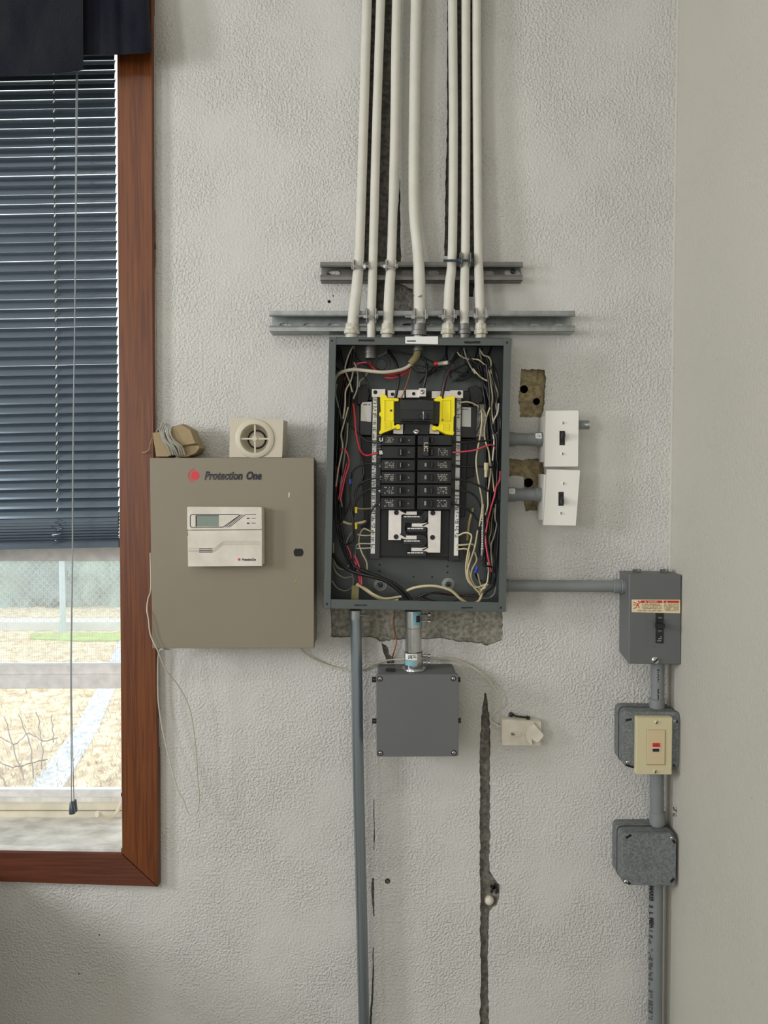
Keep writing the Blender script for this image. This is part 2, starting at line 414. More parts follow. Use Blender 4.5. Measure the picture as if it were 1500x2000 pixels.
# breaks in the plaster (photo pixels on the wall plane): outline, depth, material, drilled holes
def strip(pts):       # (y, x_left, x_right) rows to a closed outline
    return [(xl, y) for y, xl, xr in pts]+[(xr, y) for y, xl, xr in reversed(pts)]
BREAKS = [
    ('groove', jag(strip([(-300, 731, 745), (0, 722, 737), (260, 718, 732), (400, 712, 728), (510, 703, 723), (552, 700, 720)]), 9, 1.2), 0.020, 'concrete_dark', []),
    ('groove', jag(strip([(-300, 754, 776), (0, 748, 770), (250, 742, 766), (400, 738, 762), (512, 733, 757), (545, 731, 764), (565, 733, 806), (606, 735, 808), (640, 740, 800)]), 9, 1.4), 0.022, 'concrete_dark', []),
    ('groove', jag(strip([(350, 780.3, 781.3), (400, 778, 781.5), (470, 773, 782), (500, 772, 784), (515, 772, 782)]), 8, 0.7), 0.014, 'concrete_dark', []),
    ('groove', jag(strip([(-300, 876, 882), (0, 874, 880), (250, 873, 879), (330, 871, 880), (410, 869, 880), (500, 868, 880)]), 8, 0.9), 0.016, 'concrete_dark', []),
    ('groove', jag(strip([(-300, 888, 902), (0, 889, 904), (100, 893, 904), (300, 893, 903), (420, 891, 904), (540, 886, 902), (606, 884, 900)]), 9, 1.1), 0.018, 'concrete_dark', []),
    ('groove', jag(strip([(-300, 912, 923), (0, 914, 924), (250, 915, 925), (400, 915, 927), (540, 911, 928), (580, 914, 924)]), 9, 0.9), 0.016, 'concrete_dark', []),
    ('exposed_block', jag([(646, 1150), (646, 1243), (665, 1245), (700, 1244), (727, 1245), (741, 1253), (786, 1248), (828, 1248), (863, 1246), (895, 1253), (934, 1256), (953, 1261), (981, 1250), (982, 1240), (981, 1150)], 6, 1.6), 0.010, 'concrete', []),
    ('crack', jag([(744, 1254), (757, 1264), (761, 1278), (772, 1288), (770, 1296), (757, 1296), (750, 1278), (747, 1266)], 5, 1.3), 0.010, 'concrete_dark', []),
    ('exposed_block', jag([(1018, 721), (1063, 722), (1066, 735), (1064, 775), (1062, 800), (1057, 815), (1016, 816), (1015, 794), (1012, 786), (1015, 756)], 4, 1.2), 0.012, 'concrete_tan', [(1025.5, 759, 8), (1050, 783, 7)]),
    ('exposed_block', jag([(995, 895), (1018, 899), (1050, 895), (1058, 903), (1063, 915), (1063, 996), (1026, 998), (1024, 986), (1022, 976), (1023, 931), (1010, 929), (995, 931)], 4, 1.1), 0.012, 'concrete_tan', [(1034, 943, 9.5)]),
    ('groove', jag(strip([(1354, 946, 949), (1375, 943, 953), (1400, 940, 956), (1440, 938, 957), (1500, 937, 957), (1640, 937.5, 957), (1700, 937, 956), (1716, 938, 966), (1728, 938, 975), (1745, 938, 976), (1768, 938, 970), (1780, 938, 955), (1850, 938, 953.5), (1900, 939, 953), (2000, 937, 955), (2150, 938, 955), (2280, 938, 955)]), 6, 1.3), 0.013, 'concrete_dark', [(965, 1738, 6)]),
    ('screw_hole', circ(757, 1721, 5.5, 12), 0.012, 'concrete_tan', []),
    ('crack', jag(strip([(1560, 729.5, 731), (1630, 730, 732), (1660, 729.5, 731.5)]), 7, 0.6), 0.004, 'concrete_dark', []),
    ('crack', jag(strip([(1715, 727, 731), (1742, 725, 731), (1790, 729.5, 731.5)]), 7, 0.7), 0.004, 'concrete_dark', []),
    ('crack', jag(strip([(1850, 728.5, 730), (1900, 727.5, 730), (1960, 724, 728), (2010, 721, 725)]), 7, 0.7), 0.004, 'concrete_dark', []),
    ('screw_hole', circ(643, 589, 3.4, 8), 0.008, 'concrete_dark', []),
    ('screw_hole', circ(651, 578, 1.6, 7), 0.006, 'concrete_dark', []),
    ('screw_hole', circ(154, 1902, 1.6, 7), 0.006, 'concrete_dark', []),
    ('screw_hole', circ(194, 1826, 1.7, 7), 0.006, 'concrete_dark', []),
]
WX0, WX1 = P(-420, 1000, 0).x, P(256, 1400, 0).x          # window opening
WZ0, WZ1 = P(120, 1668, 0).z, P(120, -120, 0).z
hole = [(WX0, WZ0), (WX1, WZ0), (WX1, WZ1), (WX0, WZ1)]
outer = [(XL, 0), (XR, 0), (XR, ZT), (XL, ZT)]
back = filled('wall_back', [outer, hole]+[XZ(b[1]) for b in BREAKS], 0.0, MT['wall'])
tag(back, 'white roller-textured back wall behind the panel', kind='structure')
for nm, poly, dep, mk, drills in BREAKS:
    b = B(); r0 = b.ring([P(x, y, 0) for x, y in poly])
    r1 = b.ring([Vector((v.co.x, dep, v.co.z)) for v in r0]); b.bridge(r0, r1)
    if drills:
        edges = [b.bm.edges.get((r1[i], r1[(i+1) % len(r1)])) for i in range(len(r1))]
        for (hx, hy, hr) in drills:
            q = b.ring([Vector((P(x, y, 0).x, dep, P(x, y, 0).z)) for x, y in circ(hx, hy, hr, 14)])
            edges += [b.bm.edges.new((q[i], q[(i+1) % 14])) for i in range(14)]
        bmesh.ops.triangle_fill(b.bm, use_beauty=True, edges=edges, normal=(0, -1, 0))
    else: b.cap(r1)
    o = b.done(nm, MT[mk], back)
    for (hx, hy, hr) in drills:
        q = B(); c = P(hx, hy, 0); q.lathe((c.x, dep+0.05, c.z), (0, -1, 0), [(0, M(hr)), (0.0505, M(hr))], 14)
        bmesh.ops.delete(q.bm, geom=[f for f in q.bm.faces if all(abs(v.co.y-(dep-0.0005)) < 1e-4 for v in f.verts)], context='FACES')
        q.done('drilled_hole', MT['black'], o, normals=False)

def slab(name, c, h, m, label=None):
    return tag(B().box(c, h).done(name, m), label, kind='structure')
slab('wall_right', (XR+0.05, YB/2, ZT/2), (0.05, -YB/2+0.3, ZT/2), MT['wall2'])
slab('floor', ((XL+XR)/2, YB/2, -0.05), ((XR-XL)/2+0.1, -YB/2+0.3, 0.05), MT['floor'])
slab('ceiling', ((XL+XR)/2, YB/2, ZT+0.05), ((XR-XL)/2+0.1, -YB/2+0.3, 0.05), MT['room'])
slab('wall_rear', ((XL+XR)/2, YB-0.05, ZT/2), ((XR-XL)/2+0.1, 0.05, ZT/2), MT['room'])
B().tube([(XR-0.0005, -0.0005, 0.02), (XR-0.0005, -0.0005, ZT-0.02)], 0.0042, 10).done('corner_bead', MT['wall2'], back)
b = B()  # unseen left wall; its two window openings are assumed
for y0, y1, z0, z1 in ((-4.6, 0, 0, 1.25), (-4.6, 0, 2.65, 3.1), (-1.2, 0, 1.25, 2.65), (-2.95, -1.8, 1.25, 2.65), (-4.6, -4.05, 1.25, 2.65)):
    b.box((XL-0.06, (y0+y1)/2, (z0+z1)/2), (0.06, (y1-y0)/2, (z1-z0)/2))
tag(b.done('wall_left', MT['room']), kind='structure')

# ------------------------------------------------------------------ window in the back wall
win = bpy.data.objects.new('window_1', None); COL.objects.link(win); win.location = (WX1-0.3, 0.05, WZ0)
tag(win, 'brown wood-cased window with a grey metal sash and white sill', kind='structure')
CD = 0.02
B().pp([(227, -160), (296, -160), (297, 100), (299, 700), (303, 1200), (308, 1500), (308.5, 1733), (238, 1667.5), (235, 1300), (232.5, 950), (229, 300)], CD, -0.002, 0.0025).done('casing_board', MT['wood'], win)
B().pp([(-480, 1657), (238, 1667.8), (308, 1732.6), (-480, 1707)], CD, -0.002, 0.0025).done('casing_board', MT['woodh'], win)
B().pp([(-490, -160), (-420, -160), (-420, 1657), (-490, 1720)], CD, -0.002, 0.0025).done('casing_board', MT['wood'], win)
# jamb linings, head and sill
jx = P(250, 1300, 0.0).x
b = B(); b.box((jx+0.006, 0.10, (WZ0+WZ1)/2), (0.010, 0.10, (WZ1-WZ0)/2)); b.done('jamb_lining', MT['cream'], win)
b = B(); b.box((WX0-0.006, 0.10, (WZ0+WZ1)/2), (0.010, 0.10, (WZ1-WZ0)/2)); b.done('jamb_lining', MT['cream'], win)
b = B(); b.box(((WX0+WX1)/2, 0.10, WZ1+0.01), ((WX1-WX0)/2, 0.10, 0.012)); b.done('jamb_lining', MT['cream'], win)
zs = P(120, 1657, 0.0).z
b = B(); b.box(((WX0+jx)/2, 0.095, zs-0.012), ((jx-WX0)/2-0.002, 0.095, 0.012)); b.bevel(0.002, 2); b.done('sill_board', MT['sill'], win)
b = B(); b.rect(-430, 1657.5, 237, 1666.5, 0.012, -0.004, 0.001); b.done('sill_nosing', MT['sill'], win)
# caulk bead along the casing
b = B(); b.tube(catmull([P(x, y, 0.004) for x, y in ((298, -100), (299, 100), (300, 300), (300, 480), (301.5, 640), (302, 800), (306, 1200), (309, 1400), (309, 1600), (310, 1733))], 4), 0.0032, 6)
b.done('caulk_bead', MT['wall'], win)
for y0_, y1_, w_ in ((472, 486, 2.2), (628, 640, 1.6), (1394, 1402, 2.6), (1412, 1470, 1.8), (1540, 1552, 2.0), (1610, 1630, 2.6)):
    xg = 300.5 if y0_ < 700 else 308.5; B().pp(jag([(xg-w_/2, y0_), (xg+w_/2, y0_), (xg+w_/2+0.6, y1_), (xg-w_/2+0.6, y1_)], 5, 0.7), 0.0078, 0.001).done('caulk_gap', MT['ink'], win)
# sash bars
GD = -0.165
def sashbar(x0, y0, x1, y1, df, db, m, c=0.003, name='sash_rail', sl=0.0):
    return B().pp([(x0, y0+sl), (x1, y0), (x1, y1), (x0, y1+sl)], df, db, c).done(name, m, win)
sashbar(-420, 1062, 241, 1096, GD, GD-0.03, MT['alu'])
sashbar(-420, 1300, 241, 1317, GD+0.006, GD-0.03, MT['alu'], sl=2)
sashbar(-420, 1317.5, 241, 1345, GD+0.012, GD-0.03, MT['alu'], sl=2)
sashbar(-420, 1547, 241, 1557, GD, GD-0.03, MT['alu'])
sashbar(-420, 1558, 241, 1569, GD+0.006, GD-0.02, MT['sill'])
sashbar(-420, 1569.5, 241, 1583, GD+0.016, GD-0.02, MT['cream'])
sashbar(-420, 1583.5, 241, 1604, GD+0.010, GD-0.02, MT['cream'])
sashbar(-420, -150, -400, 1600, GD, GD-0.03, MT['alu'], name='sash_stile')
sashbar(235, -150, 246, 1604, GD, GD-0.03, MT['alu'], name='sash_stile')
def pane(y0, y1, d): B().rect(-400, y0, 240, y1, d, d-0.003).done('pane', MT['glass'], win)
pane(-150, 1064, GD-0.012); pane(1094, 1302, GD-0.016); pane(1343, 1549, GD-0.012)
# insect screen over the middle light
b = B(); x = -60.0
while x < 240:
    b.box(P(x, 1198, GD-0.024), (0.00022, 0.0002, M(104, GD))); x += 3.6
y = 1097.0
while y < 1300:
    p = P(90, y, GD-0.024); b.box(p, (M(151, GD), 0.0002, 0.00016)); y += 5.4
tag(b.done('insect_screen', MT['alu'], win), 'fine grey insect screen', kind='stuff')
# sash crank lying at the corner of the sill
b = B(); cp = catmull([P(x, y, dd) for x, y, dd in ((237, 1567, -0.13), (229, 1585, -0.125), (219, 1594, -0.12), (208, 1597, -0.115), (199, 1594, -0.11), (192, 1589, -0.105), (189, 1590, -0.10))], 5)
b.tube(cp, [0.0042]*(len(cp)-12)+[0.0046+0.0028*k/12 for k in range(12)], 10, 0.8)
b.done('sash_crank', MT['cream'], win)

# ------------------------------------------------------------------ venetian blind
BD = -0.045
bl = thing('window_blind', 'slate-grey metal venetian blind half lowered in the brown window', 'blind', P(120, 1070, BD))
def xr_at(y): return 225.0+(y-115)*0.0085
def slat_mesh(b, yc, tilt, d, rad_off=0.0):
    """one slat whose upper (outer) edge shows at yc; lies tilted, outer edge high"""
    xr = xr_at(yc); sl = 0.0205
    pr = P(xr, yc, d); pl = P(-330, yc+sl*(xr+330), d)
    wd, camber, n = 0.0254, 0.0034, 8
    prof = []
    for k in range(n+1):
        t = k/n-0.5; prof.append((t*wd, camber*(1-(2*t)**2)))
    ca, sa = math.cos(tilt), math.sin(tilt)
    def off(u, w):   # u across the slat (room edge negative), w normal to it; outer edge (+u) is far and high
        return Vector((0, u*ca-w*sa, u*sa+w*ca))
    top = [off(u, w) for u, w in prof]; bot = [off(u, w-0.0004) for u, w in reversed(prof)]
    ra = b.ring([pl+v for v in top+bot]); rb = b.ring([pr+v for v in top+bot]); b.bridge(ra, rb); b.cap(ra[::-1]); b.cap(rb)
yc = 99.0; k = 0
while yc < 1006:
    b = B(); slat_mesh(b, yc+9+random.uniform(-0.5, 0.5), math.radians(67-6*min(1, max(0, (yc-300)/350))+random.uniform(-2, 2)), BD); b.done('slat', MT['slat'], bl, 60)
    yc += 18.55
for k in range(8):
    b = B(); slat_mesh(b, 1009+k*6.0, math.radians(50-4*k), BD+0.001*k); b.done('slat', MT['slat'], bl, 60)
B().pp([(-330, 1062), (232, 1051), (232, 1069.5), (-330, 1080.5)], BD+0.012, BD-0.013, 0.002).done('bottom_rail', MT['slat'], bl)
# ladder and lift cords
b = B(); y = 116.0
b.tube([P(104+(yy-116)*0.0085, yy, BD+0.010) for yy in range(140, 1012, 60)], 0.0006, 5)
b.done('ladder_cord', MT['slat'], bl)
b = B(); y = 142.0  # white beads along the ladder cord stand in for daylight through the cord holes
while y < 1010:
    xx = 104.5+(y-116)*0.0085
    b.tube([P(xx-1.3, y+3.5, BD+0.0125), P(xx+0.5, y, BD+0.0135), P(xx+1.6, y-4.0, BD+0.0125)], [0.0008, 0.0016, 0.0009], 6); y += 18.55
tag(b.done('light_bead', MT['white'], bl), 'white beads standing in for light through the cord holes', kind='stuff')
b = B(); pts = []
for k in range(26): pts.append(P(112+9*math.sin(k*1.55)+3*math.sin(k*0.7), 1014+k*2.1, BD+0.018+0.004*math.cos(k*1.9)))
b.tube(catmull(pts, 4), 0.0006, 5); b.done('slack_cord', MT['slat'], bl)
for dx, pth in ((0, ((149, 140), (148, 300), (146, 600), (142, 900), (141, 1100), (138, 1300), (139, 1450), (139.5, 1570))), (3, ((151.5, 140), (150, 300), (146.5, 600), (143, 900), (142, 1100), (139.5, 1300), (141.5, 1450), (144.5, 1565)))):
    B().tube(catmull([P(x, y, 0.006) for x, y in pth], 4), 0.0010, 6).done('lift_cord', MT['cord'], bl)
for (x0, y0, t, dd) in ((139.5, 1565, -0.1, 0.008), (146.5, 1561, 0.14, -0.002)):
    o = P(x0, y0, dd); b = B()
    b.lathe(o, (-math.sin(t)*0.6, 0, -1), [(0, 0.0022), (0.002, 0.0034), (0.022, 0.0068), (0.0265, 0.0066), (0.027, 0.004)], 12)
    b.done('tassel', MT['slat'], bl)

# ------------------------------------------------------------------ dark fabric valance, two lengths
def fabric(name, label, poly_bottom, x0, x1, ytop, d0, amp, slope):
    """hanging cloth: columns from ytop to the bottom line, gentle folds in depth"""
    nx, nz = 40, 14; b = B(); rows = []
    def bottom(x):
        for i in range(len(poly_bottom)-1):
            (xa, ya), (xb, yb) = poly_bottom[i], poly_bottom[i+1]
            if xa <= x <= xb: return ya+(yb-ya)*(x-xa)/(xb-xa)
        return poly_bottom[-1][1]
    for side in (0, 1):
        grid = []
        for j in range(nz+1):
            row = []
            for i in range(nx+1):
                t = i/nx; s_ = j/nz
                x = x0+(x1-x0)*t+slope*(s_-1)*t
                yb_ = bottom(min(max(x0+(x1-x0)*t, poly_bottom[0][0]), poly_bottom[-1][0]))
                y = ytop+(yb_-ytop)*s_
                d = d0+amp*math.sin(t*15+1.0*s_)*(0.4+0.6*s_)+amp*0.4*math.sin(t*37)+0.012*s_-0.0022*side
                row.append(b.bm.verts.new(P(x, y, d)))
            grid.append(row)
        for j in range(nz):
            for i in range(nx): b.bm.faces.new((grid[j][i], grid[j][i+1], grid[j+1][i+1], grid[j+1][i]))
        rows.append(grid)
    f, k = rows
    for j in range(nz):
        for i in (0, nx): b.bm.faces.new((f[j][i], f[j+1][i], k[j+1][i], k[j][i]))
    for i in range(nx):
        for j in (0, nz): b.bm.faces.new((f[j][i], f[j][i+1], k[j][i+1], k[j][i]))
    o = b.done(name, MT['fabric'], None, 60)
    return tag(o, label, 'curtain')
fabric('fabric_valance', 'longer navy-black cloth valance over the blind, nearer the left edge', [(-330, 158), (-60, 152), (60, 147), (132, 141), (150, 139), (163, 137)], -330, 163, -140, 0.075, 0.004, 2)
fabric('fabric_valance', 'shorter charcoal cloth valance beside the bare white wall, over the casing', [(140, 107), (162, 107.5), (200, 107), (235, 107), (270, 104.5), (297, 102)], 140, 297, -140, 0.056, 0.003, 14)

# ------------------------------------------------------------------ outdoors beyond the glass
gz = -0.10
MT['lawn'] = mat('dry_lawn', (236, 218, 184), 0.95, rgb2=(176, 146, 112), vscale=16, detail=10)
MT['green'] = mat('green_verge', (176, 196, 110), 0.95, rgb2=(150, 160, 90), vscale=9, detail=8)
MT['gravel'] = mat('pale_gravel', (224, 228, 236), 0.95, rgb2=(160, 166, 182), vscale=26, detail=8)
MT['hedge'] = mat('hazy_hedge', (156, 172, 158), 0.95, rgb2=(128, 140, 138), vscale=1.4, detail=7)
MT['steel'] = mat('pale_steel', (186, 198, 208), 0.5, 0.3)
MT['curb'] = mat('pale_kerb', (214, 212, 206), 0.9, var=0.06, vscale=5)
o = B().box((-4, 13.2, gz-0.06), (14, 13.0, 0.06)).done('lawn_ground', MT['lawn']); tag(o, 'dry straw-coloured lawn outside the window', kind='structure')
def gpt(px, py, z=gz):
    u = (px-750.0)/F; v = (1000.0-py)/F; cp, sp = math.cos(PITCH), math.sin(PITCH)
    dy = cp+v*sp; dz = -sp+v*cp; t = (z-ZC)/dz
    return Vector((u*t, -D+dy*t, z))
def ground_poly(name, pts, m, h=0.012):
    b = B(); top = b.ring([gpt(x, y)+Vector((0, 0, h)) for x, y in pts]); bot = b.ring([gpt(x, y)+Vector((0, 0, -0.01)) for x, y in pts])
    b.cap(top); b.bridge(top, bot); return b.done(name, m)
tag(ground_poly('gravel_path', [(262, 1240), (240, 1240), (190, 1345), (150, 1420), (60, 1540), (10, 1610), (70, 1610), (130, 1530), (190, 1430), (225, 1345)], MT['gravel']), 'pale gravel path crossing the dry lawn', kind='structure')
tag(ground_poly('grass_verge', [(90, 1238), (300, 1238), (300, 1252), (160, 1254), (60, 1249), (60, 1240)], MT['green'], 0.015), 'strip of green grass at the foot of the fence', kind='structure')
b = B(); rnd = random.Random(3)
for k in range(2600):
    px, py = rnd.uniform(-150, 245), 1240+(rnd.random()**0.8)*320
    g = gpt(px, py); h = rnd.uniform(0.02, 0.06); a = rnd.uniform(0, 6.28); w = 0.004
    v = [b.bm.verts.new(g+Vector(p)) for p in ((-w*math.cos(a), -w*math.sin(a), 0), (w*math.cos(a), w*math.sin(a), 0), (rnd.uniform(-0.03, 0.03), rnd.uniform(-0.03, 0.03), h))]
    b.bm.faces.new(v)
tag(b.done('dry_grass', MT['lawn']), 'tufts of dry grass on the lawn outside', 'grass', kind='stuff')
fy = gpt(123, 1236).y
fen = thing('chain_fence', 'pale steel fence with a round post beyond the lawn', 'fence', gpt(123, 1236))
def atz(px, z, y): return Vector(((px-750)/F*((y+D)*math.cos(PITCH)+(ZC-z)*math.sin(PITCH)), y, z))
for px in (123, -90, 336):
    c = atz(px, gz, fy); B().lathe(c, (0, 0, 1), [(-0.1, 0.032), (2.3, 0.032), (2.34, 0.02)], 12).done('fence_post', MT['steel'], fen)
zr = gz+0.86
for z in (zr, gz+2.25):
    a = atz(-200, z, fy-0.0); c = atz(400, z, fy); B().tube([a, c], 0.019, 8).done('fence_rail', MT['steel'], fen)
b = B(); xa, xb = atz(-200, gz, fy).x, atz(400, gz, fy).x; st = 0.075; x = xa-2.3
while x < xb:
    for sgn in (1, -1):
        p0 = Vector((x if sgn > 0 else x+2.3, fy+0.03, gz+0.02)); p1 = p0+Vector((2.3*sgn, 0, 2.3))
        t = (p1-p0).normalized(); nn = Vector((-t.z, 0, t.x))*0.0018
        b.bm.faces.new([b.bm.verts.new(q) for q in (p0+nn, p1+nn, p1-nn, p0-nn)])
    x += st
tag(b.done('chain_link', MT['steel'], fen), kind='stuff')
a = atz(-200, gz, fy+0.2); c = atz(400, gz, fy+0.2)
tag(B().box(((a.x+c.x)/2, fy+0.25, gz+0.03), ((c.x-a.x)/2, 0.12, 0.06)).done('kerb', MT['curb']), 'pale kerb under the fence outside', kind='structure')
# hedge: lumpy row behind the fence
b = B(); rnd = random.Random(5)
a = atz(-300, gz, fy+2.0); c = atz(480, gz, fy+2.0); n = 60; rows = []
for j in range(9):
    rows.append([b.bm.verts.new((a.x+(c.x-a.x)*i/n, fy+1.7+0.5*(j/8)**2+rnd.uniform(-0.12, 0.12), gz-0.02+1.18*j/8+(rnd.uniform(-0.10, 0.10) if j == 8 else 0))) for i in range(n+1)])
rows.append([b.bm.verts.new((a.x+(c.x-a.x)*i/n, fy+3.0, gz+0.9)) for i in range(n+1)])
rows.append([b.bm.verts.new((a.x+(c.x-a.x)*i/n, fy+3.0, gz-0.02)) for i in range(n+1)])
for j in range(10):
    for i in range(n): b.bm.faces.new((rows[j][i], rows[j][i+1], rows[j+1][i+1], rows[j+1][i]))
tag(b.done('hedge', MT['hedge'], None, 180), 'hazy grey-green hedge behind the steel fence outside', 'hedge')
# near wire mesh leaning over the lawn
b = B(); rnd = random.Random(11)
wires = [((8, 1400), (30, 1470), (50, 1535)), ((38, 1398), (55, 1440), (62, 1475), (64, 1530)), ((72, 1392), (80, 1440), (84, 1470), (82, 1510)), ((100, 1395), (104, 1430), (106, 1455)), ((0, 1440), (28, 1455), (56, 1430), (85, 1448), (122, 1440)), ((-20, 1480), (25, 1500), (60, 1490), (100, 1480)), ((-10, 1500), (8, 1525), (14, 1545))]
for wv in wires:
    pts = []
    for i in range(len(wv)-1):
        for t in range(5):
            pts.append((wv[i][0]+(wv[i+1][0]-wv[i][0])*t/5+rnd.uniform(-2, 2), wv[i][1]+(wv[i+1][1]-wv[i][1])*t/5+rnd.uniform(-1.5, 1.5)))
    b.tube([gpt(x, y, gz+0.075) for x, y in pts], 0.0034, 4)
tag(b.done('wire_mesh', MT['w_maroon']), 'loose rusty wire mesh lying on the dry lawn', 'wire mesh')

# ------------------------------------------------------------------ strut channels
def strut(label, x0, x1, yt, yb, d, m, slots, bolts, lip=9.0):
    o = thing('strut_channel', label, 'bracket', P((x0+x1)/2, yb, 0))
    a, e = P(x0, yt, d), P(x1, yb, d); xa, xb, zt, zb = a.x, e.x, a.z, e.z
    t = 0.0026; L = M(lip, d)
    b = B()
    def bx(x_0, x_1, y_0, y_1, z_0, z_1): b.box(((x_0+x_1)/2, (y_0+y_1)/2, (z_0+z_1)/2), (abs(x_1-x_0)/2, abs(y_1-y_0)/2, abs(z_1-z_0)/2))
    bx(xa, xb, -d, -0.0005, zt-t, zt); bx(xa, xb, -d, -0.0005, zb, zb+t)
    bx(xa, xb, -d-0.0006, -d+t, zt-L, zt); bx(xa, xb, -d-0.0006, -d+t, zb, zb+L)
    bx(xa, xb, -d+t, -d+0.008, zt-L, zt-L+t); bx(xa, xb, -d+t, -d+0.008, zb+L-t, zb+L)
    b.tube([(xa, -d+0.0005, zt-L+0.001), (xb, -d+0.0005, zt-L+0.001)], 0.0022, 8); b.tube([(xa, -d+0.0005, zb+L-0.001), (xb, -d+0.0005, zb+L-0.001)], 0.0022, 8)
    b.done('channel_body', m, o)
    # back web with real slots
    loops = [[(xa, zb), (xb, zb), (xb, zt), (xa, zt)]]
    for (sx, sy, sw, sh) in slots:
        loops.append(XZ(rr(sx-sw/2, sy-sh/2, sx+sw/2, sy+sh/2, sh/2*0.98, 5), 0.003))
    f = filled('back_web', loops, -0.003, m, o)
    for lp in loops[1:]:
        b = B(); r0 = b.ring([Vector((x, -0.0042, z)) for x, z in lp]); cx = sum(x for x, z in lp)/len(lp); cz = sum(z for x, z in lp)/len(lp)
        r1 = b.ring([Vector((cx+(x-cx)*0.88, -0.0042, cz+(z-cz)*0.8)) for x, z in lp]); r2 = b.ring([Vector((cx+(x-cx)*0.9, -0.0008, cz+(z-cz)*0.83)) for x, z in lp]); r3 = b.ring([Vector((x, -0.0008, z)) for x, z in lp])
        b.bridge(r0, r1); b.bridge(r1, r2); b.bridge(r3, r0); b.done('slot_rim', m, f)
    for (bx_, by_, br) in bolts: screw(bx_, by_, br, 0.006, MT['bolt'], o, 'bolt', hexa=True, slot=False)
    return o
strut('short dull grey slotted strut channel, upper of the two behind the white pipes', 625.5, 1021, 511.5, 547, 0.030, MT['galvd'],
      [(651, 534, 28, 13), (744, 534, 28, 13), (795, 533, 28, 13), (846, 533, 26, 13), (953, 534, 28, 13), (1000, 533, 36, 13)], [(641.5, 538, 5), (1002, 530, 5.5)])
strut('long bright galvanised strut channel directly above the open panel', 526, 1123, 607, 647, 0.042, MT['galv'],
      [(557, 638, 28, 16), (604, 638, 28, 16), (652, 638, 28, 16), (706, 638, 28, 16), (797, 638, 28, 16), (845, 638, 28, 16), (958, 638, 28, 16), (992, 638, 30, 16), (1043, 638, 28, 16), (1090, 638, 28, 16)], [(652, 641, 4), (1002, 640, 4.5)], lip=10)

# ------------------------------------------------------------------ white conduits
CON = [
 ('left-most white painted conduit of the seven above the panel', [(738, -700), (717, 0), (710, 250), (704, 440), (702, 495), (697, 560), (690, 622), (688, 652)], 18.5, 22),
 ('white conduit second from left, bare steel at its foot inside the panel', [(766, -700), (743.5, 0), (735, 260), (729, 494), (727, 560), (725.5, 610), (725, 660)], 17.5, 17.5),
 ('white conduit third from left with a paint-caked fitting at its foot', [(792, -700), (775, 0), (771, 260), (765, 494), (761, 560), (758, 625), (757, 652)], 18, 20),
 ('thick middle white conduit with a kink above the strut', [(828, -700), (813, 0), (809, 260), (808.5, 380), (810.5, 435), (816, 490), (819.5, 560), (819, 625), (818, 660)], 21, 23.5),
 ('white conduit right of the thick middle one, next to the narrow crack', [(882, -700), (884, 0), (885.5, 260), (883.5, 490), (878, 560), (875.5, 625), (875, 652)], 17.5, 20),
 ('white conduit second from right, strapped by the high loose clamp', [(911, -700), (910, 0), (910, 260), (909, 480), (907, 560), (907, 625), (907, 652)], 17, 18),
 ('right-most white painted conduit of the seven above the panel', [(932, -700), (931, 0), (932, 260), (934, 470), (935.5, 540), (937.5, 610), (938.5, 652)], 17, 18.5)]
def cd(y):      # axis depth down the run: close to the wall above, out over the channels, then to the knockouts
    return 0.030 if y <= 350 else (0.030+(y-350)/170*0.014 if y < 520 else 0.044+min(1, (y-520)/90)*0.012)
MT['paintrag'] = mat('caked_paint', (212, 207, 192), 0.6, rgb2=(176, 170, 152), vscale=120, bump=0.8, bscale=160)
